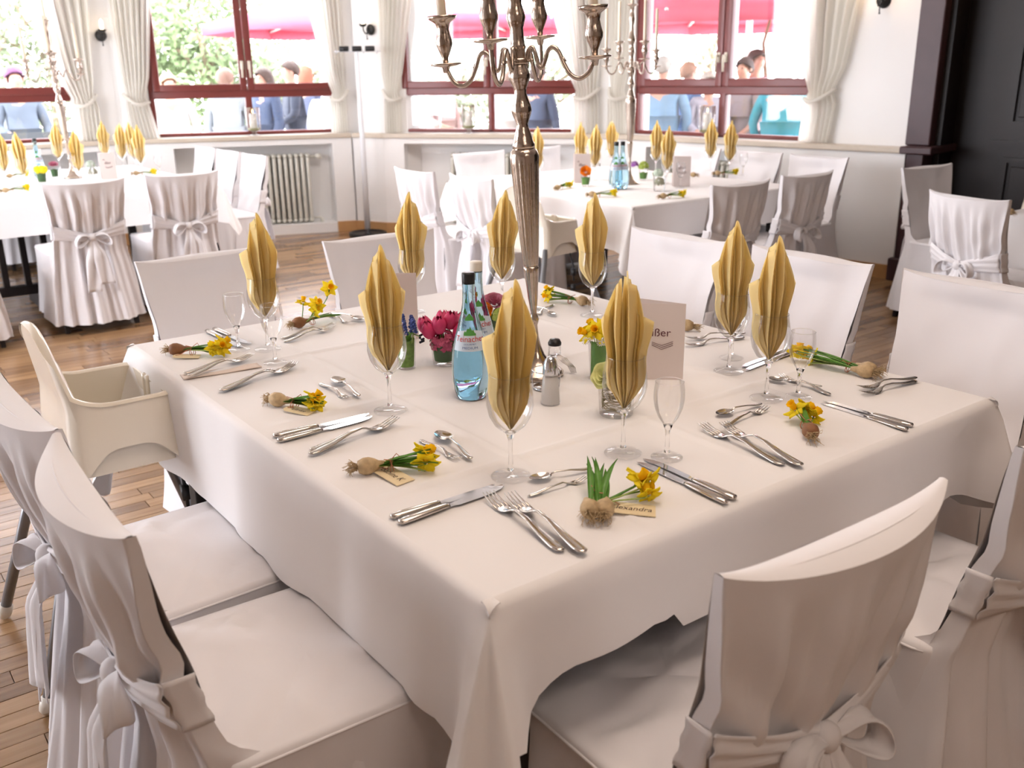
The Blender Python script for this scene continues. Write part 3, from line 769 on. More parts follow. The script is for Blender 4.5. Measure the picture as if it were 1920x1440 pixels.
# ------------------------------------------------------------------ cutlery (local +x from handle end at -L/2 to tip at +L/2)
def strip(mb, secs, n=8):
    """secs: (x, halfwidth, halfthick, z, yc)"""
    vs = []
    for (x, hw, ht, z, yc) in secs:
        for q in range(n):
            a = 2*PI*q/n; vs.append((x, yc+hw*math.cos(a), z+ht*math.sin(a)))
    m = len(secs); fs = [(j*n+i, j*n+(i+1) % n, (j+1)*n+(i+1) % n, (j+1)*n+i) for j in range(m-1) for i in range(n)]
    fs += [tuple(reversed(range(n))), tuple(range((m-1)*n, m*n))]
    mb.add(vs, fs)
def fork_mb():
    m = MB()
    strip(m, [(-.103, .003, .0012, .004, 0), (-.098, .008, .0022, .0035, 0), (-.085, .0095, .0026, .003, 0), (-.05, .0075, .0024, .006, 0), (-.01, .0042, .002, .013, 0), (.018, .0030, .002, .014, 0), (.030, .0035, .0018, .010, 0), (.040, .0085, .0015, .005, 0), (.050, .0115, .0013, .0028, 0), (.060, .0122, .0012, .0025, 0), (.062, .0122, .001, .0026, 0)])
    for k in range(4):
        y = (k-1.5)*.0066
        strip(m, [(.056, .0023, .0010, .0026, y), (.075, .0019, .001, .0045, y*.98), (.095, .0015, .0009, .009, y*.95), (.103, .0006, .0005, .0115, y*.93)], 6)
    return m
def spoon_mb():
    m = MB()
    strip(m, [(-.070, .002, .001, .003, 0), (-.066, .0055, .0018, .003, 0), (-.05, .006, .002, .003, 0), (-.02, .0035, .0016, .008, 0), (.012, .0022, .0016, .010, 0), (.026, .003, .0014, .006, 0)])
    def fn(u, v):
        a = 2*PI*u; r = v; x = .046+.024*r*math.cos(a); y = .0145*r*math.sin(a)*(1-.15*math.cos(a)); return Vector((x, y, .0012+.0058*r*r))
    m.grid(20, 6, fn, cu=True)
    def fn2(u, v):
        p = fn(u, v); p.z -= .0009; return p
    m.grid(20, 6, fn2, cu=True); return m
def dfork_mb():
    m = MB()
    strip(m, [(-.070, .002, .001, .003, 0), (-.066, .0055, .0018, .003, 0), (-.05, .006, .002, .003, 0), (-.02, .0035, .0016, .008, 0), (.012, .0022, .0016, .010, 0), (.024, .004, .0013, .005, 0), (.034, .0085, .0011, .0022, 0), (.042, .0088, .001, .0022, 0)])
    for k in range(3):
        y = (k-1)*.0062
        strip(m, [(.038, .002, .0009, .0022, y), (.055, .0016, .0008, .004, y), (.070, .0006, .0005, .008, y*.95)], 6)
    return m
def knife_parts():
    h = MB(); strip(h, [(-.115, .004, .003, .0052, 0), (-.112, .0085, .0045, .0052, 0), (-.09, .0095, .005, .0052, 0), (-.04, .0085, .0045, .0052, 0), (-.018, .0065, .004, .0048, 0), (-.012, .005, .0035, .004, 0)], 12)
    b = MB(); vs = []
    prof = [(-.014, -.005, .005), (-.004, -.006, .005), (.004, -.0095, .006), (.05, -.0105, .007), (.08, -.010, .0075), (.10, -.006, .0075), (.112, .001, .0065), (.116, .005, .0055)]
    n = len(prof)
    for x, y0, y1 in prof: vs += [(x, y0, .003), (x, y1, .0024), (x, y1, .0038)]
    fs = []
    for i in range(n-1):
        a = i*3; b_ = (i+1)*3
        fs += [(a, a+1, b_+1, b_), (a+2, a, b_, b_+2), (a+1, a+2, b_+2, b_+1)]
    fs += [(0, 2, 1), ((n-1)*3, (n-1)*3+1, (n-1)*3+2)]
    b.add(vs, fs); return h, b
STB = mat('mirror_blade', (.66, .66, .68), .09, 1.0)
def mk(fn): 
    o = obj('t', fn(), STEEL); d = o.data; bpy.data.objects.remove(o); return d
FORK, SPOON, DFORK = mk(fork_mb), mk(spoon_mb), mk(dfork_mb)
kh, kb = knife_parts(); o = obj('t', kh, STEEL); KH = o.data; bpy.data.objects.remove(o); o = obj('t', kb, STB, None, False); KB = o.data; bpy.data.objects.remove(o)
def place(kind, tip, end, label, dz=0.0, group=None):
    a = at(*end, .755); b = at(*tip, .755); c = (a+b)/2; d = b-a; L = d.length
    base = {'fork': .206, 'knife': .231, 'spoon': .14, 'dfork': .14}[kind]; s = max(.9, min(1.12, L/base)); rz = math.atan2(d.y, d.x); loc = (c.x, c.y, .7512+dz)
    if kind == 'knife':
        o = thing('knife', label, 'knife', loc, rz, group); clink('handle', KH, o); clink('blade', KB, o)
    else:
        o = clink({'fork': 'fork', 'spoon': 'teaspoon', 'dfork': 'dessert_fork'}[kind], {'fork': FORK, 'spoon': SPOON, 'dfork': DFORK}[kind]); o.location = loc; o.rotation_euler = (0, R(0), rz)
        tag(o, label, {'fork': 'fork', 'spoon': 'spoon', 'dfork': 'fork'}[kind], group)
    o.scale = (s, s, s); return o
CUT = [
    ('fork', (915, 930), (1055, 1033), 'left one of the two silver forks nearest the camera, at the front table corner', 0),
    ('fork', (955, 935), (1097, 1040), 'right one of the two silver forks nearest the camera, at the front table corner', .004),
    ('knife', (930, 909), (732, 970), 'silver knife behind its twin, left of the front napkin glass', 0),
    ('knife', (948, 909), (748, 981), 'silver knife closest to the front table corner on the left edge', 0),
    ('fork', (738, 791), (582, 843), 'upper fork of the pair between the napkin glass and the tagged bulb bunch', 0),
    ('fork', (751, 788), (571, 857), 'lower fork of the pair between the knives and the tagged bulb bunch', .003),
    ('spoon', (817, 811), (888, 866), 'small silver spoon crossing a small fork above the tagged daffodils', .004),
    ('dfork', (862, 862), (788, 824), 'small silver fork crossed under the spoon above the tagged daffodils', 0),
    ('knife', (694, 775), (512, 818), 'upper knife of the pair left of the second napkin glass', 0),
    ('knife', (700, 780), (520, 827), 'lower knife of the pair left of the second napkin glass', 0),
    ('fork', (556, 683), (416, 729), 'upper fork of the pair beside the white bulb, in front of the small glass', 0),
    ('fork', (563, 685), (402, 738), 'lower fork of the pair beside the white bulb, in front of the small glass', .003),
    ('spoon', (622, 708), (679, 749), 'small silver spoon left of the second napkin glass, crossing a fork', .004),
    ('dfork', (655, 748), (600, 718), 'small silver fork crossed under the spoon left of the second napkin glass', 0),
    ('fork', (468, 670), (345, 702), 'upper fork lying on the folded paper napkin by the high chair', .004),
    ('fork', (474, 672), (353, 709), 'lower fork lying on the folded paper napkin by the high chair', .007),
    ('knife', (468, 644), (402, 616), 'upper knife of the pair at the left table corner behind the small glass', 0),
    ('knife', (452, 650), (388, 620), 'lower knife of the pair at the left table corner behind the bulb bunch', 0),
    ('fork', (618, 611), (538, 631), 'upper fork of the pair beside the upright daffodils', 0),
    ('fork', (622, 616), (537, 641), 'lower fork of the pair beside the upright daffodils', .003),
    ('spoon', (683, 602), (620, 588), 'small silver spoon lying right of the upright daffodils', .004),
    ('dfork', (650, 604), (620, 592), 'small silver fork beside the spoon right of the upright daffodils', 0),
    ('spoon', (1343, 780), (1428, 758), 'small silver spoon above the pair of forks at the right front edge', .003),
    ('dfork', (1445, 762), (1350, 801), 'small silver fork under the spoon above the forks at the right front edge', 0),
    ('fork', (1312, 798), (1474, 873), 'left fork of the pair between the front knives and the brown bulb', 0),
    ('fork', (1352, 800), (1508, 878), 'right fork of the pair between the front knives and the brown bulb', .004),
    ('knife', (1198, 864), (1363, 943), 'lower knife of the pair right of the bunch with roots, on the front edge', 0),
    ('knife', (1210, 858), (1379, 935), 'upper knife of the pair right of the bunch with roots, on the front edge', 0),
    ('spoon', (998, 900), (1105, 880), 'small silver spoon right of the front napkin glass', .003),
    ('dfork', (1098, 897), (992, 928), 'small silver fork below the spoon right of the front napkin glass', 0),
    ('knife', (1549, 757), (1693, 803), 'lower knife of the pair at the right front edge near the table corner', 0),
    ('knife', (1553, 752), (1704, 796), 'upper knife of the pair at the right front edge near the table corner', 0),
    ('dfork', (1457, 702), (1565, 742), 'small fork under the small glass at the right side', 0),
    ('spoon', (1443, 712), (1537, 726), 'small spoon crossing the fork under the small glass at the right side', .004),
    ('fork', (1612, 731), (1716, 709), 'upper fork of the pair at the right end near the table corner', .003),
    ('fork', (1616, 740), (1718, 713), 'lower fork of the pair at the right end near the table corner', 0),
    ('fork', (1289, 637), (1393, 626), 'upper fork of the pair right of the menu card', .003),
    ('fork', (1284, 649), (1395, 632), 'lower fork of the pair right of the menu card', 0),
    ('knife', (1393, 686), (1472, 657), 'upper knife behind the rightmost napkin glass', 0),
    ('knife', (1402, 691), (1478, 663), 'lower knife behind the rightmost napkin glass', 0),
    ('dfork', (1003, 592), (1037, 571), 'small fork on the far side of the table right of the candelabra stem', 0),
    ('spoon', (1040, 592), (1008, 577), 'small spoon on the far side of the table right of the candelabra stem', .004),
]
for k_, a, b, lab, dz in CUT: place(k_, a, b, lab, dz, 'silver cutlery laid on the near table')

# ------------------------------------------------------------------ bulb bunches with daffodils
def petal_flower(s=1.0):
    p = MB(); t = MB()
    for k_ in range(6):
        a = k_*PI/3
        def fn(u, v, a=a, k_=k_):
            r = .004+.022*v; wv = .0085*math.sin(PI*min(1, .18+.8*v))*(1.1-.3*v); q = (u-.5)*2
            x = r; y = q*wv; z = .003*math.sin(v*3+k_)-.003*q*q+(.001 if k_ % 2 else 0)
            return Vector((x*math.cos(a)-y*math.sin(a), x*math.sin(a)+y*math.cos(a), z))*s
        p.grid(5, 7, fn)
    t.lathe([(.004*s, 0), (.0062*s, .006*s), (.007*s, .013*s), (.0095*s, .018*s)], 14, flute=(.014*s, 1, 7, .15)); t.f.pop(); t.mi.pop()
    return p, t
_p, _t = petal_flower(); o = obj('t', _p, YEL); FP = o.data; bpy.data.objects.remove(o); o = obj('t', _t, ORG); FT = o.data; bpy.data.objects.remove(o)
def flower(parent, loc, direction, s=1.0, name='flower'):
    o = clink(name, FP, parent); o.location = loc; o.scale = (s, s, s)
    o.rotation_euler = Vector(direction).to_track_quat('Z', 'Y').to_euler()
    q = clink('trumpet', FT, o)
    md = o.modifiers.new('thickness', 'SOLIDIFY'); md.thickness = .0006
    md = q.modifiers.new('thickness', 'SOLIDIFY'); md.thickness = .0006
    return o
def leaf_mb(pts, w):
    m = MB(); pts = [Vector(p) for p in pts]; n = len(pts)
    def fn(u, v):
        k_ = v*(n-1); i = min(n-2, int(k_)); p = pts[i].lerp(pts[i+1], k_-i); t = (pts[i+1]-pts[i]).normalized()
        sd = Vector((-t.y, t.x, 0)); sd = sd.normalized() if sd.length > .05 else Vector((1, 0, 0))
        ww = w*math.sin(PI*min(1, .22+.78*v)**1.1); q = u*2-1
        return p+sd*q*ww+Vector((0, 0, .0025*q*q))
    m.grid(5, 3*n, fn); return m
def bunch(label, bulb, fl_px, seed, bulbs=1, tag_px=None, text=None, brown=False, upright=False, L=None, nfl=None, roots=True, foff=0, ts=1.0, lift=0, group='daffodil bulb bunches on the near table', trot=None):
    rr = random.Random(seed); a = at(*bulb, .77); b = at(*fl_px, .77); d = b-a; rz = math.atan2(d.y, d.x); L = L or d.length
    t = thing('daffodil_bunch', label, 'flower bunch', (a.x, a.y, .7505), rz, group)
    BM = BULBB if brown else BULB
    for k_ in range(bulbs):
        m = MB(); oy = (k_-(bulbs-1)/2)*.024
        Mx = Matrix.Translation((-.004*k_, oy, .017)) @ Matrix.Rotation(R(90), 4, 'Y') @ Matrix.Rotation(rr.uniform(-.3, .3), 4, 'X')
        m.lathe([(.004, -.018), (.012, -.016), (.0165, -.006), (.0168, .004), (.013, .014), (.008, .022), (.006, .032), (.005, .036)], 16, M=Mx, flute=(-1, 1, 9, .06))
        obj('bulb', m, BM if (k_ == 0) else BULB, t)
        r_m = MB()
        for q in range(44):
            p0 = Vector((-.018, oy+rr.uniform(-.006, .006), .015+rr.uniform(-.006, .006))); dd = Vector((-1, rr.uniform(-.9, .9), rr.uniform(-.5, .8))).normalized()
            p1 = p0+dd*rr.uniform(.010, .020); p2 = p1+Vector((rr.uniform(-.012, .006), rr.uniform(-.01, .01), rr.uniform(-.012, .004)))
            p1.z = max(.001, p1.z); p2.z = max(.001, p2.z)
            r_m.tube([p0, p1, p2], [.0007, .0006, .0004], 4)
        if roots: obj('roots', r_m, ROOT, t)['kind'] = 'stuff'
    n_l = 12 if bulbs > 1 else 8
    for k_ in range(n_l):
        y0 = rr.uniform(-.008, .008)+(k_ % bulbs-(bulbs-1)/2)*.012; sp = rr.uniform(-.35, .35)
        pts = []
        for q in range(6):
            f_ = q/5; x = .022+(L*rr.uniform(.8, 1.0))*f_ if False else .022+L*(.75+.25*((k_*37 % 10)/10))*f_
            h = .016+(.030*f_*(k_ % 3)/2 if not upright else .01*f_)+lift*f_
            pts.append((x, y0+sp*L*f_*f_*.6, max(.004, h-.010*f_*f_)))
        obj('leaf', leaf_mb(pts, rr.uniform(.0045, .0068)), GRN if k_ % 3 else PGRN, t)
    nf = nfl or 4
    for k_ in range(nf):
        if upright:
            x = L*rr.uniform(.05, .9); y = rr.uniform(-.03, .03); h = rr.uniform(.045, .075)
            if k_ == 0: x, y, h = L*.95, .0, .10
        else:
            x = L*rr.uniform(.88, 1.12); y = rr.uniform(-.028, .028); h = rr.uniform(.016, .036)
            x, y = x*math.cos(foff)-y*math.sin(foff), x*math.sin(foff)+y*math.cos(foff)
        s_ = MB(); s_.tube([(.02, 0, .016), (x*.5, y*.4, .018), (x*.9, y*.9, h*.7), (x, y, h-.004)], .0016, 6); obj('stem', s_, PGRN if k_ % 2 else GRN, t)
        dr = (rr.uniform(-.4, 1), rr.uniform(-1, 1), rr.uniform(.1, .9))
        flower(t, (x, y, h), dr, rr.uniform(.9, 1.1))
    tw = MB(); x = .045
    pts = [(x+.003*math.sin(i*.9), .0125*math.cos(i*2*PI/10), .0125+.0115*math.sin(i*2*PI/10)) for i in range(22)]
    tw.tube(pts, .0009, 5); tw.tube([(x, .004, .024), (x+.01, .012, .032), (x+.018, .004, .026)], .0009, 5); tw.tube([(x, 0, .024), (x-.014, -.008, .030)], .0009, 5)
    obj('twine', tw, TWINE, t)
    if tag_px:
        p = at(*tag_px, .752)-t.location; p = Matrix.Rotation(-rz, 3, 'Z') @ p; an = trot
        Mt = Matrix.Translation((p.x, p.y, .004)) @ Matrix.Rotation(an-rz, 4, 'Z') @ Matrix.Rotation(R(4), 4, 'Y')
        m = MB(); w_, h_ = .034*ts, .0165*ts
        outl = [(-w_+.008, -h_), (w_, -h_), (w_, h_), (-w_+.008, h_), (-w_, h_-.008), (-w_, -h_+.008)]
        m.add([Mt @ Vector((x, y, z)) for z in (0, .0012) for x, y in outl], [tuple(reversed(range(6))), tuple(range(6, 12))]+[(i, (i+1) % 6, (i+1) % 6+6, i+6) for i in range(6)])
        tg = obj('name_tag', m, TAG, t, False)
        if text:
            tm = textmesh(text, .0165*ts, shear=.25); tm.v = [tuple(Mt @ Vector((v[0]*.85, v[1], .0016))) for v in tm.v]; obj('lettering', tm, INK, tg, False)
        s_ = MB(); s_.tube([(.045, 0, .024), tuple(Mt @ Vector((-w_*.4, 0, .006))), tuple(Mt @ Vector((-w_+.006, 0, .002)))], .0008, 5); obj('tag_string', s_, TWINE, t)
    return t
b1 = bunch('daffodil bulb bunch with a cream name tag turned sideways, at the left front edge', (688, 871), (800, 862), 3, tag_px=(736, 893), text='Sabine K', nfl=4, ts=1.2, trot=R(-118+90-36)+R(-20))
bunch('bulb bunch with tangled roots and a long cream name tag', (1120, 950), (1126, 872), 5, 2, tag_px=(1181, 957), text='Alexandra', nfl=5, L=.11, foff=-.70, ts=1.25, lift=.02, trot=R(-36.8-8))
bunch('brown bulb bunch with short leaves, above the right front table edge', (1520, 806), (1500, 765), 8, brown=True, nfl=3, L=.10)
bunch('bulb bunch with a round white bulb in front of the second napkin glass', (520, 747), (592, 757), 11, nfl=4, L=.10, tag_px=(560, 772), text='Ulrike', trot=R(-60))
bunch('daffodil bunch with a dark brown bulb near the left table corner', (330, 653), (412, 655), 14, brown=True, nfl=7, tag_px=(350, 670), text=None, trot=R(-30))
bunch('bulb bunch with upright daffodils at the far left edge of the near table', (560, 603), (610, 592), 17, nfl=5, upright=True, L=.12, brown=True)
bunch('green leaf bunch with bulb lying right of the candelabra on the far side', (1092, 562), (1030, 553), 20, nfl=3)
bunch('long-leaved bulb bunch with two bulbs behind the small glass on the right', (1625, 691), (1510, 668), 23, 2, nfl=4)
bunch('pale bulb bunch half hidden behind the right menu card', (1288, 608), (1200, 600), 26, nfl=3)
bg_b = bunch('daffodil bunch at the front edge of the middle background table, right of the vase', (1110, 363), (1155, 362), 29, nfl=4, L=.12, group='daffodil bunches on the background tables')
for pp, lab, ro in (((1045, 352), 'daffodil bunch at the left front of the middle background table', .3), ((1243, 368), 'daffodil bunch with bulb near the right front of the middle background table', -.2), ((1345, 325), 'daffodil bunch at the far right of the middle background table', -.5), ((1300, 328), 'green leaf bunch behind the menu card of the background table', 2.0),
                    ((10, 357), 'daffodil bunch at the front edge of the left background table', .1), ((18, 330), 'daffodil bunch in the middle of the left background table by the picture edge', .4), ((255, 325), 'daffodil bunch between napkins at the right end of the left background table', -.4), ((1895, 398), 'daffodil bunch with bulb on the cloth at the right picture edge', 1.0)):
    p = at(*pp, .765); dup(bg_b, (p.x, p.y, .7505), ro, lab, 'daffodil bunches on the background tables')

# folded paper napkin under the forks by the high chair
p = at(415, 697); d = at(488, 690)-at(350, 712); m = MB()
m.grid(14, 8, lambda u, v: Vector(((u-.5)*.19, (v-.5)*.05, .0012+.004*math.exp(-((v-.08)/.07)**2)+.0008*math.sin(u*9))))
o = obj('paper_napkin', m, mat('cream_paper_napkin', (.78, .66, .58), .8), None, True, solid=.0012, loc=(p.x, p.y, .7505)); o.rotation_euler = (0, 0, math.atan2(d.y, d.x)); tag(o, 'folded pale paper napkin under two forks near the left table corner', 'napkin')

# ------------------------------------------------------------------ bottles
BLUEG = mat('blue_bottle_glass', (.50, .76, .90), .02, trans=1.0, ior=1.34)
def bottle(label, loc, rz, capcol, group=None):
    t = thing('water_bottle', label, 'bottle', loc, rz, group)
    prof = [(.0, .004), (.026, .0), (.033, .004), (.0385, .02), (.042, .045), (.0425, .075), (.040, .11), (.034, .14), (.027, .165), (.019, .195), (.0145, .22), (.0135, .25), (.0145, .262), (.0135, .27)]
    m = MB(); m.lathe(prof, 40); obj('glass_body', m, BLUEG, t)
    m = MB(); m.lathe([(.0148, .262), (.0152, .266), (.0152, .283), (.0138, .286), (.0, .286)], 28, flute=(.262, .284, 28, .05)); obj('cap', m, capcol, t)
    def onb(ang, z, off=.0006):
        r = interp([(z_, r_) for r_, z_ in prof[1:]], z)+off; return Vector((r*math.sin(ang), -r*math.cos(ang), z))
    m = MB(); m.grid(28, 8, lambda u, v: onb((u-.5)*2.2, lerp(.118, .158+.006*math.cos((u-.5)*3), v)))
    lb = obj('label', m, mat('pale_blue_label', (.62, .72, .84), .5), t)
    m = MB(); m.grid(12, 6, lambda u, v: onb((u-.5)*.9, lerp(.152, .152+.018*(1-abs(u-.5)*1.4)+.003*math.sin(u*25), v), .0011)); obj('label_leaf', m, mat('label_green', (.08, .30, .06), .5), lb)
    m = MB(); m.grid(12, 6, lambda u, v: onb((u-.5)*.9, lerp(.184, .184+.016*(1-abs(u-.5)*1.4), v), .0009)); obj('neck_label', m, mat('label_green', (.08, .30, .06), .5), lb)
    for txt, size, z0, mt, sx in (('Teinacher', .0180, .1445, mat('label_red', (.50, .02, .01), .6), .92), ('MEDIUM', .0075, .1255, mat('label_blue', (.05, .12, .35), .5), 1.1), ('GOURMET', .0045, .1335, mat('label_blue', (.05, .12, .35), .5), 1.2)):
        tm = textmesh(txt, size); tm.v = [tuple(onb(v[0]*sx/.033, z0+v[1], .0016)) for v in tm.v]; obj('lettering', tm, mt, lb, False)
    return t
WHITEC = mat('white_cap', (.75, .70, .62), .5)
p = at(884, 745); bt = bottle('blue glass water bottle with a black screw cap, front one of two', (p.x, p.y, .7508), CAMANG(p), BLACK, 'blue water bottles')
p = at(898, 712); bottle('blue glass water bottle with a white screw cap, behind the black-capped one', (p.x, p.y, .7508), CAMANG(p)+.15, WHITEC, 'blue water bottles')
p = at(1154, 355); dup(bt, (p.x, p.y, .7508), CAMANG(p), 'left blue water bottle on the middle background table', 'blue water bottles')
p = at(1166, 354); dup(bt, (p.x, p.y, .7508), CAMANG(p), 'right blue water bottle on the middle background table', 'blue water bottles')
p = at(76, 335); dup(bt, (p.x, p.y, .7508), CAMANG(p), 'blue water bottle on the left background table', 'blue water bottles')

# ------------------------------------------------------------------ menu cards
def menu_card(label, px, w_, h_, rz, writing=True, group='standing menu cards'):
    p = at(*px); t = thing('menu_card', label, 'menu card', (p.x, p.y, .7506), rz, group)
    for q in (-1, 1):
        m = MB(); m.grid(2, 2, lambda u, v: Vector((-w_/2+w_*u, (0 if q < 0 else 0)+(0.0 if u*0 else q*.0)+( -.0 if q < 0 else .05*(1-u)), h_*v)))
        obj('leaf', m, CARD, t, False, solid=.0009)
    if writing:
        tm = textmesh('ißer', .027, 'CENTER'); tm.v = [(v[0]*1.05-w_*.02, -.0012, h_*.62+v[1]) for v in tm.v]; obj('lettering', tm, mat('menu_print', (.12, .03, .04), .6), t, False)
        m = MB()
        for k_ in range(3): m.tube([(-w_*.22, -.0012, h_*(.50-.02*k_)), (-.0, -.0012, h_*(.455-.025*k_)), (w_*.25, -.0012, h_*(.51-.025*k_))], .0005, 4)
        m.tube([(-.034, -.0012, h_*.72), (-.028, -.0012, h_*.78), (-.022, -.0012, h_*.71)], .0012, 4)
        obj('print_flourish', m, mat('menu_print', (.12, .03, .04), .6), t)
    return t
pm_ = at(1240, 712)
mc = menu_card('pinkish menu card with dark lettering standing right of the split-tipped napkin', (1238, 712), .105, .185, CAMANG(pm_)+.05)
menu_card('plain back of a menu card standing behind the napkin left of the bottles', (752, 640), .105, .185, CAMANG(at(752, 640))+.35, False)
for px, lab in (((1092, 343), 'menu card behind the orange flower on the middle background table'), ((1278, 350), 'menu card behind the small glass on the middle background table'), ((207, 336), 'menu card standing on the left background table')):
    p = at(*px); dup(mc, (p.x, p.y, .7506), CAMANG(p)+.2, lab)

# ------------------------------------------------------------------ vases
def vase(label, px, r0, r1, h, build, group='small flower vases', cat='vase'):
    p = at(*px); t = thing('flower_vase', label, cat, (p.x, p.y, .7506), rnd.random()*0+CAMANG(p), group)
    m = MB(); m.lathe([(.0, .0), (r0*.97, 0), (r0, .002), (r1, h)], 36); m.f.pop(); m.mi.pop(); obj('glass', m, TGLASS, t)
    build(t, r0, r1, h); return t
def wrap_leaf(t, r0, r1, h, mt, z0=.01, z1=.9):
    m = MB(); m.grid(28, 6, lambda u, v: Vector((lerp(r0-.004, r1-.004, v)*math.cos(u*2*PI), lerp(r0-.004, r1-.004, v)*math.sin(u*2*PI), z0+v*(h*z1-z0)+.002*math.sin(u*30)*v)), cu=True); obj('leaf_wrap', m, mt, t)
def tulip_mb():
    m = MB()
    for k_ in range(6):
        a = k_*PI/3
        def fn(u, v, a=a, k_=k_):
            th = (u-.5)*1.25; r = .0165*math.sin(PI*min(.93, .12+.80*v))**.7+(.0012 if k_ % 2 else 0); z = .045*v-.004*abs(u-.5)*2*v
            if v > .85: th *= (1-v)/.15*.9+.1
            return Vector((r*math.cos(a+th), r*math.sin(a+th), z))
        m.grid(6, 8, fn)
    return m
o = obj('t', tulip_mb(), PINK); TUL = o.data; bpy.data.objects.remove(o)
HOT = mat('pink_hydrangea', (.55, .10, .20), .6, var=.4, vscale=80)
def floret_ball(t, name, c, r, mt, n=60, fs=.007, seed=1):
    rr = random.Random(seed); m = MB()
    for i in range(n):
        z = rr.uniform(-.4, 1); a = rr.uniform(0, 2*PI); q = math.sqrt(max(0, 1-z*z)); nrm = Vector((q*math.cos(a), q*math.sin(a), z)); p = Vector(c)+nrm*r*rr.uniform(.9, 1.05)
        Q = nrm.to_track_quat('Z', 'Y').to_matrix()
        for k_ in range(4):
            b_ = k_*PI/2+a; e1 = Q @ Vector((math.cos(b_), math.sin(b_), .25)); e2 = Q @ Vector((math.cos(b_+.7), math.sin(b_+.7), .1)); e3 = Q @ Vector((math.cos(b_-.7), math.sin(b_-.7), .1))
            m.add([p, p+e3*fs*.7, p+e1*fs, p+e2*fs*.7], [(0, 1, 2, 3)])
    o = obj(name, m, mt, t, False); o['kind'] = 'stuff'; return o
def b_tulips(t, r0, r1, h):
    wrap_leaf(t, r0, r1, h, DGRN)
    for i, (x, y, z, tx, ty) in enumerate(((-.03, -.012, .085, -.5, -.3), (-.008, -.018, .098, -.1, -.4), (.018, -.006, .105, .2, -.2), (.036, -.012, .078, .6, -.4), (-.038, .01, .09, -.6, .1), (.0, .02, .10, 0, .3), (.03, .022, .095, .5, .3))):
        s_ = MB(); s_.tube([(x*.3, y*.3, .03), (x*.8, y*.8, z-.03), (x, y, z-.002)], .002, 6); obj('stem', s_, PGRN, t)
        o = clink('tulip_bloom', TUL, t); o.location = (x, y, z-.012); o.rotation_euler = Vector((tx*.5, ty*.5, 1)).to_track_quat('Z', 'Y').to_euler(); o.scale = (1.12, 1.12, 1.05)
    floret_ball(t, 'hydrangea_florets', (0, -.008, .058), .032, HOT, 90, .009, 3)
vase('glass tumbler of pink tulips and pink hydrangea left of the blue bottles', (833, 682), .028, .034, .068, b_tulips)
def b_musc(t, r0, r1, h):
    wrap_leaf(t, r0, r1, h, mat('moss_green', (.16, .30, .04), .7, var=.6, vscale=120), .006, .95)
    bl = mat('muscari_blue', (.05, .08, .28), .5, var=.3, vscale=100); rr = random.Random(2)
    for i in range(5):
        x, y = (.012*math.cos(i*1.3), .012*math.sin(i*1.3)); m = MB(); c = Vector((x*1.6+(.012 if i else 0), y*1.6, .09+.006*(i % 3)))
        for k_ in range(26):
            a = k_*2.4; f_ = k_/26; m.ball(c+Vector((.0075*(1-f_*.7)*math.cos(a), .0075*(1-f_*.7)*math.sin(a), .034*f_)), .0032, 6, 5)
        obj('muscari_spike', m, bl, t)
        s_ = MB(); s_.tube([(x, y, .03), tuple(c)], .0015, 6); obj('stem', s_, PGRN, t)
    for i in range(6):
        a = i*1.05; obj('leaf', leaf_mb([(.005*math.cos(a), .005*math.sin(a), .05), (.02*math.cos(a), .02*math.sin(a), .085), (.036*math.cos(a), .036*math.sin(a), .078+.004*i)], .006), GRN, t)
    m = MB()
    for i in range(8): m.ball((.036+.004*(i % 3), -.006+.006*(i % 4), .066+.007*(i // 3)), .0035, 6, 5)
    obj('dark_berry', m, mat('berry', (.01, .012, .03), .2), t)['kind'] = 'stuff'
vase('glass tumbler with blue grape hyacinths and moss behind the second napkin glass', (763, 690), .022, .026, .078, b_musc)
def rose_mb():
    m = MB()
    for ring_, (n, r, h, tw) in enumerate(((3, .006, .016, 0), (4, .011, .017, .4), (5, .017, .016, .2), (6, .022, .012, .9))):
        for k_ in range(n):
            a = 2*PI*k_/n+tw
            def fn(u, v, a=a, r=r, h=h, n=n):
                th = (u-.5)*2*PI/n*1.35; rr = r*(.35+.75*v**.8)*(1+.06*math.sin(u*9)); return Vector((rr*math.cos(a+th), rr*math.sin(a+th), h*v*1.0-.002*r/.02*v*v))
            m.grid(7, 5, fn)
    return m
o = obj('t', rose_mb(), mat('dusty_pink_rose', (.62, .22, .32), .5, var=.15, vscale=60)); ROSE = o.data; bpy.data.objects.remove(o)
VIB = mat('viburnum_green', (.36, .46, .08), .6, var=.3, vscale=90)
def bloom(t, name, data, loc, dr, s, mt=None):
    o = clink(name, data if mt is None else data.copy(), t); o.location = loc; o.scale = (s, s, s); o.rotation_euler = Vector(dr).to_track_quat('Z', 'Y').to_euler()
    if mt: o.data.materials[0] = mt
    return o
OR = mat('orange_ranunculus', (.90, .28, .01), .5)
def b_rose(t, r0, r1, h):
    wrap_leaf(t, r0, r1, h, DGRN)
    bloom(t, 'rose_bloom', ROSE, (.0, 0, .105), (.1, -.5, 1), 1.3); bloom(t, 'orange_bloom', ROSE, (-.022, -.018, .088), (-.5, -1, .6), .95, OR)
    floret_ball(t, 'viburnum_florets', (.016, -.026, .078), .023, VIB, 130, .006, 5); floret_ball(t, 'viburnum_florets', (-.05, .0, .088), .016, VIB, 60, .006, 6)
    bloom(t, 'magenta_bloom', TUL, (-.028, -.02, .055), (-.3, -.4, 1), .85)
vase('vase of a dusty pink rose, orange bloom and green viburnum behind the front napkin', (928, 640), .025, .03, .075, b_rose)
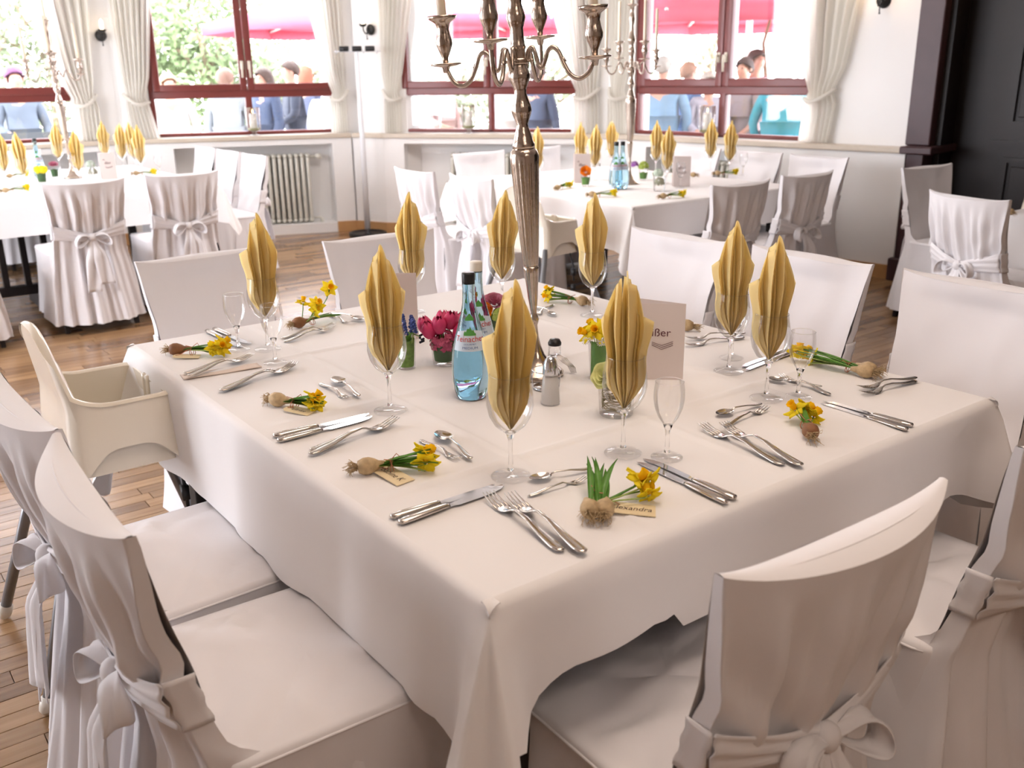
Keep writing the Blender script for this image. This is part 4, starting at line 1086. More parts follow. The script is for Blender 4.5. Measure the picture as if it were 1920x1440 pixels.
def b_narc(t, r0, r1, h):
    m = MB(); m.grid(20, 5, lambda u, v: Vector((.019*math.cos(u*PI+PI), .018*math.sin(u*PI+PI), .012+.085*v))); obj('leaf', m, GRN, t)
    bigy = ((-.03, -.012, .118, -1, -.6), (-.008, -.02, .127, -.2, -1), (.014, -.01, .132, .3, -.8), (.03, .006, .122, 1, -.2), (-.016, .016, .125, -.3, .7))
    for x, y, z, a, b in bigy: flower(t, (x, y, z), (a, b, .5), 1.1, 'narcissus_bloom'); s_ = MB(); s_.tube([(x*.2, y*.2, .03), (x*.6, y*.6, .09), (x, y, z)], .0014, 5); obj('stem', s_, PGRN, t)
    wd = mat('daisy_white', (.85, .84, .78), .6)
    for i in range(7):
        a = i*.9; x, y, z = -.012+.022*math.cos(a), -.022+.008*math.sin(a), .098+.006*(i % 3); m = MB()
        for k_ in range(10):
            b_ = k_*2*PI/10; m.add([(0, 0, 0), (.0075*math.cos(b_-.18), .0075*math.sin(b_-.18), .001), (.0085*math.cos(b_), .0085*math.sin(b_), .0012), (.0075*math.cos(b_+.18), .0075*math.sin(b_+.18), .001)], [(0, 1, 2, 3)])
        o = obj('daisy', m, wd, t, False); o.location = (x, y, z); o.rotation_euler = Vector((math.cos(a)*.4, -1, .5)).to_track_quat('Z', 'Y').to_euler()
        q = MB(); q.ball((0, 0, .0012), (.0026, .0026, .0016), 8, 5); obj('daisy_centre', q, YEL, o)
v_n = vase('slim glass of yellow narcissi and small daisies left of the split-tipped napkin', (1122, 712), .020, .026, .098, b_narc)
def b_ran(t, r0, r1, h):
    rr = random.Random(4); m = MB()
    for i in range(70):
        a = rr.uniform(0, 6.28); r = r0*.85; z = rr.uniform(.016, .075); pts = [(r*math.cos(a+k_*.5), r*math.sin(a+k_*.5), max(.012, z+.006*math.sin(k_+i))) for k_ in range(5)]; m.tube(pts, .0008, 4)
    o = obj('coiled_twigs', m, mat('dry_grass', (.30, .24, .12), .8), t); o['kind'] = 'stuff'
    cream = mat('cream_ranunculus', (.80, .80, .38), .5)
    bloom(t, 'cream_bloom', ROSE, (-.022, -.016, .088), (-.6, -1, .7), 1.25, cream); bloom(t, 'cream_bloom', ROSE, (.018, .012, .092), (.4, .2, 1), 1.15, cream)
    for i in range(4): a = i*1.6; obj('leaf', leaf_mb([(0, 0, .06), (.02*math.cos(a), .02*math.sin(a), .10), (.034*math.cos(a), .034*math.sin(a), .112)], .008), GRN, t)
vase('large glass with coiled twigs and cream ranunculus behind the split-tipped napkin', (1155, 776), .036, .042, .105, b_ran)
def b_orange(t, r0, r1, h):
    wrap_leaf(t, r0, r1, h*.8, GRN); bloom(t, 'orange_bloom', ROSE, (0, -.01, .09), (0, -1, .6), 1.5, OR)
vase('small vase with one orange bloom on the middle background table', (1098, 349), .026, .032, .075, b_orange, 'vases on background tables')
def b_vib(t, r0, r1, h):
    wrap_leaf(t, r0, r1, h*.8, GRN); floret_ball(t, 'viburnum_florets', (0, 0, .09), .032, VIB, 90, .01, 8); floret_ball(t, 'purple_florets', (-.06, .0, .10), .022, mat('purple_stock', (.35, .12, .45), .6), 50, .009, 9)
vase('vase with green viburnum and purple stock right of the background bottles', (1206, 338), .026, .032, .07, b_vib, 'vases on background tables')
def b_tul(t, r0, r1, h):
    wrap_leaf(t, r0, r1, h, DGRN)
    for i in range(5): bloom(t, 'yellow_tulip_bloom', TUL, (.018*math.cos(i*1.3), .018*math.sin(i*1.3), .07), (.3*math.cos(i*1.3), .3*math.sin(i*1.3), 1), 1.2, YEL)
vase('vase of yellow tulips on the left background table', (80, 344), .028, .034, .08, b_tul, 'vases on background tables')
def b_pr(t, r0, r1, h):
    wrap_leaf(t, r0, r1, h, DGRN); bloom(t, 'rose_bloom', ROSE, (0, 0, .09), (0, -.5, 1), 1.4)
vase('vase with a pink rose right of the yellow tulips on the left background table', (104, 334), .024, .03, .07, b_pr, 'vases on background tables')
def b_white(t, r0, r1, h):
    floret_ball(t, 'dry_seed_florets', (0, 0, .05), .03, mat('seed_head', (.42, .42, .30), .7), 90, .008, 12); floret_ball(t, 'white_florets', (-.01, .0, .10), .03, mat('pale_hydrangea', (.62, .72, .60), .6), 90, .009, 13)
vase('glass with pale seed heads on the middle background table, behind napkins', (1236, 358), .034, .04, .09, b_white, 'vases on background tables')
vase('glass with pale seed heads on the left background table', (176, 336), .034, .04, .09, b_white, 'vases on background tables')

# ------------------------------------------------------------------ cruet set
p = at(1032, 757); t = thing('salt_shaker', 'glass salt shaker with a chrome cap right of the front napkin', 'salt shaker', (p.x, p.y, .7506), 0)
m = MB(); m.lathe([(0, 0), (.0215, 0), (.0225, .003), (.0205, .035), (.018, .07), (.016, .072)], 32, flute=(.003, .06, 16, .03)); m.f.pop(); m.mi.pop(); obj('glass_body', m, FOOTG, t)
m = MB(); m.lathe([(0, .003), (.0205, .003), (.0190, .035), (.0165, .064), (0, .066)], 28); obj('salt', m, cloth_thin('salt', (.92, .90, .88), .5), t)
m = MB(); m.lathe([(.0172, .068), (.0176, .072), (.0168, .085), (.013, .1), (.0075, .108), (0, .110)], 28); obj('cap', m, mat('chrome', (.62, .62, .64), .08, 1), t)
p = at(1024, 728); t = thing('cruet_stand', 'chrome cruet stand with a dark capped pepper shaker behind the salt', 'cruet', (p.x, p.y, .7506), CAMANG(p))
m = MB(); m.lathe([(0, 0), (.03, 0), (.031, .003), (.03, .005), (0, .005)], 28)
for s_ in (-1, 1): m.tube([(s_*.03, 0, .004), (s_*.033, 0, .03), (s_*.028, 0, .045)], .0012, 6)
m.tube([(.033*math.cos(a*PI/12), .033*math.sin(a*PI/12), .045) for a in range(25)], .0012, 6); obj('tray', m, mat('chrome', (.6, .6, .6), .1, 1), t)
p = at(1040, 668); t = thing('pepper_shaker', 'small glass pepper shaker with a black lid behind the salt shaker', 'pepper shaker', (p.x, p.y, .7506), 0)
m = MB(); m.lathe([(0, 0), (.017, 0), (.016, .03), (0, .031)], 24); obj('glass_body', m, TGLASS, t); m = MB(); m.lathe([(.017, .03), (.0175, .036), (.013, .045), (0, .047)], 20); obj('lid', m, BLACK, t)
# tea light tongs like bundle of small spoons seen right of the salt shaker
p = at(1062, 700); t = thing('tongs', 'small chrome spring tongs leaning right of the salt shaker', 'tongs', (p.x, p.y, .7506), CAMANG(p))
m = MB()
for k_ in range(5): m.tube([(-.030, .010, .050), (-.012+.003*k_, 0, .030+.002*k_), (.004+.004*k_, -.004, .020-.001*k_), (.012+.003*k_, -.008, .003)], .0013, 6)
obj('wire_bundle', m, mat('chrome', (.6, .6, .6), .1, 1), t)

# ------------------------------------------------------------------ candelabra
def candelabra(label, loc, rz, lean=(0, 0), full=True):
    t = thing('candelabra', label, 'candelabra', loc, rz, 'silver five-light candelabras'); t.rotation_euler = (lean[0], lean[1], rz)
    base = [(0, 0), (.062, 0), (.064, .006), (.058, .012), (.046, .022), (.030, .036), (.020, .052), (.013, .072), (.0085, .095), (.007, .125), (.010, .132), (.012, .140), (.009, .148), (.007, .156), (.0115, .19), (.014, .22), (.0175, .252), (.0185, .262), (.0168, .268)]
    m = MB(); m.lathe(base, 32); obj('base', m, NICKEL, t)
    col = [(.0165, .266), (.0185, .275), (.0225, .33), (.028, .42), (.0325, .50), (.0335, .517), (.031, .528), (.025, .536)]
    m = MB(); m.lathe(col, 72, flute=(.272, .515, 18, .085)); obj('fluted_column', m, NICKEL, t)
    up = [(.025, .534), (.0255, .545), (.022, .552), (.0205, .562), (.014, .582), (.0125, .588), (.022, .612), (.0235, .620), (.022, .628), (.0135, .655), (.0145, .665), (.0235, .685), (.0245, .694), (.0215, .702), (.0165, .712), (.0165, .745), (.0185, .752), (.016, .758), (.015, .79), (.0185, .80), (.0215, .812), (.019, .822), (.014, .84), (.017, .858), (.0245, .872), (.0235, .885), (.016, .905), (.014, .93), (.011, .96), (.020, 1.0), (.016, 1.02), (.012, 1.04), (.014, 1.07), (.033, 1.08), (.034, 1.083), (.012, 1.083)]
    m = MB(); m.lathe(up, 40, flute=(.56, .80, 16, .03)); obj('turned_shaft', m, NICKEL, t)
    m = MB(); m.lathe([(.0215, .716), (.0225, .719), (.0225, .725), (.0215, .728)], 24)
    for k_ in range(4): a = k_*PI/2; m.tube([(.02*math.cos(a), .02*math.sin(a), .722), (.031*math.cos(a), .031*math.sin(a), .722)], .003, 6); m.ball((.031*math.cos(a), .031*math.sin(a), .722), .005, 8, 6)
    obj('collar', m, NICKEL, t)
    def candle(par, x, y, z, h): 
        m = MB(); m.lathe([(.0095, z), (.0105, z+.01), (.0085, z+h), (.004, z+h+.006), (0, z+h+.007)], 16, (x, y, 0)); c = obj('candle', m, WAX, par)
        m = MB(); m.tube([(x, y, z+h), (x, y, z+h+.016)], .0009, 5); obj('wick', m, BLACK, c)
    for k_, dz in enumerate((-.020, .034, -.013, .024)):
        a = k_*PI/2; ca, sa = math.cos(a), math.sin(a)
        def P(r, z): return (r*ca, r*sa, .722+z)
        m = MB(); rad = []
        pts = []
        ctrl = [(.02, .0), (.026, .022), (.034, .026), (.040, .012), (.046, -.012), (.054, -.016), (.060, -.004), (.068, .016), (.080, .024), (.092, .014), (.102, -.010), (.116, -.034), (.136, -.044), (.156, -.034), (.168, -.012), (.172, .012+dz)]
        n = 60
        for i in range(n+1):
            f_ = i/n*(len(ctrl)-1); j = min(len(ctrl)-2, int(f_)); q = f_-j
            g = lambda idx: ctrl[max(0, min(len(ctrl)-1, idx))]
            def cr(c): 
                a_, b_, c_, d_ = g(j-1)[c], g(j)[c], g(j+1)[c], g(j+2)[c]; return .5*((2*b_)+(-a_+c_)*q+(2*a_-5*b_+4*c_-d_)*q*q+(-a_+3*b_-3*c_+d_)*q**3)
            pts.append(P(cr(0), cr(1))); rad.append(.0050)
        m.tube(pts, rad, 8); m.tube([P(.106, -.008), P(.100, .002)], .0035, 6); ar = obj('arm', m, NICKEL, t)
        x, y = .172*ca, .172*sa; z0 = .722+.012+dz
        m = MB(); m.lathe([(.006, z0-.012), (.009, z0), (.034, z0+.004), (.036, z0+.006), (.034, z0+.008), (.007, z0+.009)], 28, (x, y, 0)); obj('drip_plate', m, NICKEL, t)
        m = MB(); m.lathe([(.006, z0+.008), (.0075, z0+.02), (.012, z0+.03), (.0185, z0+.045), (.0195, z0+.054), (.016, z0+.066), (.0135, z0+.08), (.0165, z0+.092), (.020, z0+.095), (.030, z0+.101), (.033, z0+.108), (.012, z0+.104)], 28, (x, y, 0), flute=(z0+.01, z0+.09, 10, .08)); obj('candle_cup', m, NICKEL, t)
        candle(t, x, y, z0+.10, .24)
    candle(t, 0, 0, 1.08, .24)
    return t
p = at(1008, 703)
# arms are turned so that one pair runs almost across the view
rz_c = YAW+R(0)
cb = candelabra('tall silver candelabra with a fluted column in the middle of the near table', (p.x, p.y, .7506), YAW-R(19), (0, 0))
axis = CR @ Vector((0, 0, 1)); cb.rotation_mode = 'QUATERNION'
from mathutils import Quaternion
vdir = Vector((ray(960, 130).x, ray(960, 130).y, 0)).normalized()
cb.rotation_quaternion = Quaternion(vdir, -R(3.1)) @ Quaternion((0, 0, 1), YAW-R(19))
def cand_copy(px, label, lean):
    p = at(*px); c = dup(cb, (p.x, p.y, .7506), 0, label); c.rotation_mode = 'QUATERNION'; c.rotation_quaternion = Quaternion(vdir, -R(lean)) @ Quaternion((0, 0, 1), YAW+R(20)); return c
cand_copy((1180, 345), 'silver candelabra on the middle background table, in front of the curtains', 0.5)
cand_copy((137, 334), 'silver candelabra on the left background table, in front of the leftmost window', 1.4)

# ------------------------------------------------------------------ background napkins and glasses
GB = 'yellow napkins on the middle background table'; GC = 'yellow napkins on the left background table'
BN = [((1008, 345), 'leftmost, just right of the candelabra stem', 2), ((1088, 330), 'behind the left menu card', 2), ((1115, 338), 'between the orange bloom and the bottles', 2), ((1146, 318), 'behind the water bottles', 2),
      ((1229, 325), 'behind its close twin near the seed-head glass', 2), ((1250, 345), 'in front of its close twin near the seed-head glass', 2), ((1331, 320), 'left of the pair on the right part', 2), ((1367, 327), 'right of the pair on the right part', 2),
      ((13, 345), 'at the left picture edge', 1), ((48, 352), 'left of the yellow tulips', 1), ((113, 318), 'behind the candelabra stem', 1), ((152, 345), 'just right of the candelabra stem', 1), ((200, 313), 'behind the menu card', 1), ((232, 318), 'right of the menu card', 1), ((254, 318), 'behind its close twin at the right end', 1), ((267, 328), 'rightmost, at the table end', 1)]
for i, (pp, lab, w_) in enumerate(BN):
    p = at(*pp); tb = 'middle' if w_ == 2 else 'left'
    dup(g0, (p.x, p.y, .7505), 0, 'glass with napkin '+lab+', %s background table' % tb, 'wine glasses on the background tables')
    napkin(p, CAMANG(p)+rnd.uniform(-.3, .3), i, 'yellow napkin '+lab+', %s background table' % tb, GB if w_ == 2 else GC)
for pp, lab in (((1275, 352), 'small stemmed glass in front of the right menu card on the middle background table'), ((1392, 330), 'small stemmed glass near the right end of the middle background table'), ((300, 330), 'small stemmed glass at the end of the left background table'), ((172, 352), 'small stemmed glass beside the candelabra on the left background table')):
    p = at(*pp); dup(s0, (p.x, p.y, .7505), 0, lab, 'small glasses on the background tables')

# ------------------------------------------------------------------ high chairs
def high_chair(label, loc, rz, group='cream plastic high chairs'):
    t = thing('high_chair', label, 'high chair', loc, rz, group)
    HX, YB, YF, RAD = .17, -.125, .125, .04; N = 140
    def per(a, ins=0.0, rad=RAD):
        hx, y0, y1 = HX-ins, YB+ins, YF-ins; r = max(.01, rad-ins); w_, h = 2*hx-2*r, (y1-y0)-2*r
        segs = [w_/2, PI/2*r, h, PI/2*r, w_, PI/2*r, h, PI/2*r, w_/2]; d = a*sum(segs); k_ = 0
        while k_ < 8 and d > segs[k_]: d -= segs[k_]; k_ += 1
        q = d/segs[k_]
        cs = {1: (hx-r, y0+r, -90), 3: (hx-r, y1-r, 0), 5: (-hx+r, y1-r, 90), 7: (-hx+r, y0+r, 180)}
        if k_ in cs: cx_, cyy, a0 = cs[k_]; an = R(a0+90*q); return Vector((cx_+r*math.cos(an), cyy+r*math.sin(an), 0))
        return Vector({0: (lerp(0, hx-r, q), y0, 0), 2: (hx, lerp(y0+r, y1-r, q), 0), 4: (lerp(hx-r, -hx+r, q), y1, 0), 6: (-hx, lerp(y1-r, y0+r, q), 0), 8: (lerp(-hx+r, 0, q), y0, 0)}[k_])
    RIM = .70; TOPZ = .885
    def top_h(p):
        # tall rounded back that flows down into the arms
        if p.y < YB+.11:
            back = max(0, 1-(p.y-YB)/.11)
            x = abs(p.x)/HX; arch = math.sqrt(max(0, 1-min(1, (x*.99))**2.6))
            if p.y <= YB+.012: return RIM+(TOPZ-RIM)*(.22+.78*arch)
            return RIM+(TOPZ-RIM)*.22*back**2.5
        return RIM
    def bot_h(p):
        if abs(p.x) > HX-.02: return .52+.075*math.exp(-(p.y/.09)**4)
        return .52+.03*math.exp(-(p.x/.12)**4)
    m = MB(); prof = [0, .15, .35, .55, .75, .9, .97, 1.0]
    def lean(p, z): return Vector((p.x*(1+.9*(.72-z)), p.y*(1+.7*(.72-z))-.25*max(0, z-RIM)*(1 if p.y < YB+.06 else .4)+(-.0), z))
    def outer(u, v):
        p = per(u); z = lerp(bot_h(p), top_h(p), v); return lean(p, z)
    def inner(u, v):
        p = per(u); pi = per(u, .022); z = lerp(top_h(p), .53, v); return lean(pi, z)
    def lip(u, v):
        p = per(u); z0 = top_h(p); q = per(u, lerp(-.004, .022, v)); return lean(q, z0+.006*math.sin(PI*v))
    m.grid(N, 12, outer, cu=True); m.grid(N, 5, lip, cu=True); m.grid(N, 12, inner, cu=True)
    fl_ = [inner(i/N, 1.0) for i in range(N)]; m.add(fl_, [tuple(range(N))])
    sh = obj('shell', m, PLAST, t, sharp=50)
    m = MB()
    def skirt(u, v):
        p = per(u, -.002); z = bot_h(p); return lean(per(u, .03*v), z-.012*math.sin(PI*v))
    m.grid(N, 4, skirt, cu=True)
    m2 = MB(); m2.grid(10, 12, lambda u, v: Vector(((u-.5)*.035, .10+.02*math.sin(PI*v)*0+.012*math.sin(PI*u), .56+.15*v*math.sin(PI*(.5+u*0))))); obj('crotch_post', m2, PLAST, t, solid=.012)
    m3 = MB()
    def arch(u, v):
        y = lerp(-.19, .19, u); z = .60-.06*(abs(y)/.19)**2; return Vector((0, y, z))
    for i, (sx, sy) in enumerate(((-1, -1), (1, -1), (-1, 1), (1, 1))):
        l = MB(); a = Vector((sx*.165, sy*.125, .57)); b = Vector((sx*.265, sy*.295, .025)); l.tube([a, b], .0145, 14); lg = obj('leg', l, GREYM, t)
        c = MB(); d = (b-a).normalized(); c.tube([b-d*.02, b, b+d*.014, b+d*.022], [.018, .0195, .018, .010], 14); obj('foot_cap', c, mat('white_cap_plastic', (.78, .74, .66), .4), lg)
    st = MB(); st.tube([(.10, .12, .53), (.12, .13, .45), (.122, .132, .40), (.125, .132, .36)], .005, 6); st.box((.112, .12, .39), (.135, .138, .43)); st.box((.114, .12, .31), (.134, .138, .34)); obj('strap', st, BLACK, t)
    return t
hc = high_chair('cream plastic high chair with grey legs at the left side of the near table', (.545, 2.47, 0), face(1, 0))
dup(hc, (3.18, 3.98, 0), face(1, .1), 'cream plastic high chair at the corner of the middle background table', 'cream plastic high chairs')
dup(hc, (6.10, 2.62, 0), face(-.2, -1), 'cream plastic high chair before the dark panelled wall at the right edge', 'cream plastic high chairs')

# ------------------------------------------------------------------ coat stand
p = at(690, 437, 0); p = p*.985; t = thing('coat_stand', 'white pole coat stand with a black ring base and black top clips', 'coat stand', (p.x, p.y, 0), YAW)
m = MB(); m.lathe([(.10, .0), (.175, .0), (.18, .01), (.175, .03), (.16, .035), (.15, .02), (.10, .018)], 40); m.lathe([(0, .0), (.11, .0), (.11, .014), (.03, .02), (.022, .03), (.02, .075), (0, .08)], 24); obj('base', m, BLACK, t)
m = MB(); m.lathe([(.027, .06), (.024, .8), (.018, 1.15), (.011, 1.3), (.0095, 1.66)], 16); obj('pole', m, mat('white_lacquer', (.82, .84, .88), .25), t)
for k_, (x, z) in enumerate(((-.115, 1.66), (0, 1.66), (.115, 1.66))):
    m = MB(); m.rbox((x-.042, -.02, z-.02), (x+.042, .02, z+.025), .006); obj('hook_clip', m, BLACK, t)
m = MB(); m.tube([(-.21, 0, 1.64), (.21, 0, 1.64)], .005, 8)
for x in (-.18, -.06, .06, .18): m.tube([(x, 0, 1.64), (x, -.04, 1.62), (x, -.05, 1.66)], .004, 6)
obj('hook_bar', m, mat('white_lacquer', (.82, .84, .88), .25), t)

# ------------------------------------------------------------------ wall lamps
FROST = mat('frosted_bulb', (.9, .8, .65), .4, emit=(1, .74, .42), estr=9)
def sconce(label, pos, rz):
    t = thing('wall_lamp', label, 'wall lamp', pos, rz, 'black wall lamps with candle bulbs')
    m = MB(); Mx = Matrix.Rotation(R(90), 4, 'X'); m.lathe([(0, 0), (.045, 0), (.048, .006), (.03, .016), (.012, .024), (0, .026)], 24, M=Mx); obj('back_plate', m, BLACK, t)
    m = MB(); m.tube([(0, -.02, 0), (0, -.05, -.03), (0, -.085, -.035), (0, -.11, -.01), (0, -.115, .02)], .006, 8); m.tube([(0, -.06, -.034), (0, -.065, -.06), (0, -.06, -.075)], .004, 6); m.ball((0, -.06, -.08), .007, 8, 6); m.tube([(0, -.03, -.01), (0, -.04, .02), (0, -.055, .01)], .004, 6); obj('arm', m, BLACK, t)
    m = MB(); m.lathe([(.0, .02), (.02, .022), (.036, .04), (.034, .045), (0, .046)], 20, (0, -.115, 0)); obj('bowl', m, BLACK, t)
    m = MB(); m.lathe([(.012, .044), (.014, .07), (.011, .075), (.015, .09), (.012, .115), (0, .13)], 14, (0, -.115, 0)); o = obj('candle_bulb', m, FROST, t)
    return t
def on_facet(k, s, y, z): M, L = facet(k); return M @ Vector((s, y, z)), math.atan2(M[1][0], M[0][0])
q, a = on_facet(1, 5.0, .10, 1.79); sconce('small black wall lamp between the two left windows', q, a-.1)
q, a = on_facet(5, .22, .10, 1.83); sconce('small black wall lamp above the coat stand', q, a)
q, a = on_facet(4, 2.42, .12, 1.88); sconce('black wall lamp on the bare white wall at the top right', q, a)
sconce('black twin wall lamp on the dark panelled wall at the upper right corner', (DX, 2.86, 1.95), R(-90)); sconce('dim black wall lamp on the dark panels left of the twin lamp', (DX, 3.12, 1.86), R(-90))
for (x, y, z) in ((DX-.17, 2.86, 2.06),):
    l = bpy.data.lights.new('sconce_glow', 'POINT'); l.energy = 1.2; l.color = (1, .55, .25); l.shadow_soft_size = .03; lo = bpy.data.objects.new('sconce_glow', l); C.objects.link(lo); lo.location = (x, y, z)
q, a = on_facet(4, 2.42, -.02, 1.99); l = bpy.data.lights.new('sconce_glow', 'POINT'); l.energy = 1.5; l.color = (1, .62, .35); l.shadow_soft_size = .03; lo = bpy.data.objects.new('sconce_glow', l); C.objects.link(lo); lo.location = q

# ------------------------------------------------------------------ candle lanterns on the sills
def lantern(label, k, s):
    q, a = on_facet(k, s, .05, .9205); t = thing('candle_lantern', label, 'lantern', q, a, 'glass candle lanterns on the window sills')
    m = MB(); pr = [(.05, 0), (.045, .008), (.02, .016), (.018, .03), (.035, .04), (.062, .055), (.066, .08), (.066, .25)]
    m.lathe(pr+[(r-.0015, z) for r, z in reversed(pr[3:])], 28); m.f.pop(); m.mi.pop(); obj('glass', m, TGLASS, t)
    m = MB(); m.lathe([(0, .05), (.034, .05), (.034, .19), (.028, .197), (0, .195)], 20); c = obj('candle', m, mat('white_wax', (.85, .82, .76), .5), t)
    m = MB(); m.lathe([(0, .2), (.005, .21), (.0055, .216), (.002, .232), (0, .236)], 8); obj('flame', m, mat('flame', (1, .7, .3), .5, emit=(1, .6, .2), estr=12), t)
    m = MB(); m.lathe([(.03, .045), (.058, .052), (.060, .066), (.034, .068)], 20); obj('sand', m, mat('green_sand', (.45, .46, .25), .8), t)
lantern('glass candle lantern with a lit candle on the sill of the second window', 2, 1.12)
lantern('glass candle lantern on the sill left of the tall candelabra shaft', 3, .82); lantern('glass candle lantern on the sill of the rightmost window', 4, 1.08)

# ------------------------------------------------------------------ outside: terrace, people, parasols, trees
GZ = -.15
m = MB()
def outg(x): return x
m.box((-14, 9.7, GZ-.1), (30, 40, GZ)); m.box((9.6, -12, GZ-.1), (30, 9.7, GZ)); m.box((-14, -12, GZ-.1), (-3.3, 9.7, GZ)); o = struct('ground_terrace', m, mat('pale_terrace_stone', (.62, .60, .55), .8, var=.1, vscale=3))
def skin_obj(name, verts, edges, radii, mt, parent, sub=1):
    me = bpy.data.meshes.new(name); me.from_pydata(verts, edges, []); me.materials.append(mt)
    o = clink(name, me, parent); md = o.modifiers.new('skin', 'SKIN'); md.use_smooth_shade = True
    if not me.skin_vertices: me.attributes.new if False else None
    sv = me.skin_vertices[0].data if me.skin_vertices else None
    if sv is None:
        bpy.context.view_layer.objects.active = o; bpy.ops.mesh.customdata_skin_add(); sv = me.skin_vertices[0].data
    for i, r in enumerate(radii): sv[i].radius = (r, r) if not isinstance(r, tuple) else r; sv[i].use_root = (i == 0)
    ms = o.modifiers.new('sub', 'SUBSURF'); ms.levels = sub; ms.render_levels = sub
    return o
SKIN = mat('skin', (.40, .22, .16), .5, sss=.1)
def person(label, pos, rz, h=1.72, shirt=(.2, .2, .25), lower=(.1, .1, .12), hair=(.1, .06, .04), dress=False, arm=0, longhair=False, wide=1.0, head_turn=0.0, sleeve=True, legs_skin=False):
    s = h/1.72; t = thing('person', label, 'person', (pos.x, pos.y, GZ), rz, None)
    V = []; E_ = []; Rr = []
    def v(p, r, par=None):
        V.append(tuple(c*s for c in p)); Rr.append((r[0]*s, r[1]*s) if isinstance(r, tuple) else r*s)
        if par is not None: E_.append((par, len(V)-1))
        return len(V)-1
    pel = v((0, 0, .95), (.14*wide, .10)); sp = v((0, 0, 1.12), (.125*wide, .095), pel); chs = v((0, 0, 1.30), (.15*wide, .105), sp); nk0 = v((0, 0, 1.43), (.07, .06), chs)
    nk = v((0, .01, 1.49), .052, nk0); hd1 = v((0, .025, 1.555), (.066, .075), nk); hd2 = v((0, .015, 1.625), (.077, .092), hd1); hd3 = v((0, .01, 1.69), (.06, .07), hd2)
    ns = v((0, .105, 1.60), .014, hd2)
    arms = []
    for sx in (-1, 1):
        sh = v((sx*.16*wide, 0, 1.40), .058, chs)
        bend = arm if sx == 1 else arm*.6
        el = Vector((sx*.24*wide, .02+.05*bend, 1.13)); wr = Vector((sx*lerp(.25, .10, bend), lerp(.06, .28, bend), lerp(.88, 1.20, bend)))
        e = v(el, .041, sh); wI = v(wr, .028, e); d = (wr-el).normalized(); pm_ = wr+d*.06; pI = v(pm_, (.030, .020), wI)
        arms.append((sh, e, wI))
        for f_ in range(4): 
            sd = Vector((1, 0, 0)).cross(d).normalized() if abs(d.x) < .9 else Vector((0, 0, 1)); o1 = sd*(f_-1.5)*.017; a1 = pm_+d*.04+o1; i1 = v(a1, .0085, pI); i2 = v(a1+d*(.028+.004*(1.5-abs(f_-1.5)))+Vector((-sx*.012, 0, -.004)), .007, i1)
        th = v(pm_+Vector((-sx*.02, .015, .01)), .010, pI); v(pm_+Vector((-sx*.03, .03, 0))+d*.03, .008, th)
    for sx in (-1, 1):
        hp = v((sx*.09, 0, .88), .088, pel); kn = v((sx*.10, .01, .50), .058, hp); an = v((sx*.10, -.01, .09), .038, kn); toe = v((sx*.11, .12, .035), .034, an)
    body = skin_obj('body', V, E_, Rr, SKIN, t)
    # clothes
    idx = lambda *a: a
    cv = []; ce = []; cr_ = []
    def c(p, r, par=None):
        cv.append(tuple(q*s for q in p)); cr_.append((r[0]*s, r[1]*s) if isinstance(r, tuple) else r*s)
        if par is not None: ce.append((par, len(cv)-1))
        return len(cv)-1
    a0 = c((0, 0, .98), (.165*wide, .125)); a1 = c((0, 0, 1.12), (.145*wide, .115), a0); a2 = c((0, 0, 1.30), (.172*wide, .125), a1); a3 = c((0, .0, 1.42), (.09, .075), a2)
    a_1 = c((0, 0, .86), (.17*wide, .13), a0)
    for k_, sx in enumerate((-1, 1)):
        q0 = c((sx*.165*wide, 0, 1.40), .072, a2); eV = Vector(V[arms[k_][1]])/s; wV = Vector(V[arms[k_][2]])/s; q1 = c(eV, .055 if sleeve else .06, q0)
        if sleeve: c(wV*.97+eV*.03, .042, q1)
    shirt = tuple(c_*.55 for c_ in shirt); lower = tuple(c_*.55 for c_ in lower); hair = tuple(c_*.6 for c_ in hair)
    sm_ = mat('cloth_%02d%02d%02d' % tuple(int(x*99) for x in shirt), shirt, .8, bump=.2, bscale=10); skin_obj('jacket' if sleeve else 'blouse', cv, ce, cr_, sm_, t)
    lm = mat('cloth_%02d%02d%02d' % tuple(int(x*99) for x in lower), lower, .8)
    if dress:
        m = MB(); m.lathe([(.15*wide, 1.02), (.18*wide, .9), (.21*wide, .7), (.25*wide, .45), (.24*wide, .44)], 28, flute=(.3, .95, 9, .07)); m.v = [(x*s, y*s*.8, z*s) for x, y, z in m.v]; obj('skirt', m, lm, t)
    else:
        lv = [(0, 0, .96*s), (-.095*s, 0, .86*s), (-.10*s, .01*s, .50*s), (-.10*s, -.01*s, .08*s), (.095*s, 0, .86*s), (.10*s, .01*s, .50*s), (.10*s, -.01*s, .08*s)]
        skin_obj('trousers', lv, [(0, 1), (1, 2), (2, 3), (0, 4), (4, 5), (5, 6)], [(.155*wide*s, .12*s), .11*s, .08*s, .062*s, .11*s, .08*s, .062*s], lm, t)
    hm = mat('hair_%02d%02d%02d' % tuple(int(x*99) for x in hair), hair, .7, bump=.5, bscale=90)
    m = MB()
    def hf(u, v_):
        a = 2*PI*u; el = lerp(-.55 if not longhair else -.9, PI/2, v_); back = .5-.5*math.sin(a)   # a=pi/2 is the front (+y)
        el2 = lerp(lerp(.45, -.75, back), PI/2, v_); r = 1.0+.05*math.sin(a*7+v_*9)
        x = .088*math.cos(el2)*math.cos(a)*r; y = .104*math.cos(el2)*math.sin(a)*r+.006; z = 1.635+.098*math.sin(el2)*r
        if longhair and v_ < .35: z -= (.35-v_)*.4*sm(back*1.4); y -= .02*back
        return Vector((x, y, z))*s
    m.grid(24, 12, hf, cu=True); m.v = [tuple(q) for q in m.v]; obj('hair', m, hm, t, solid=.012)
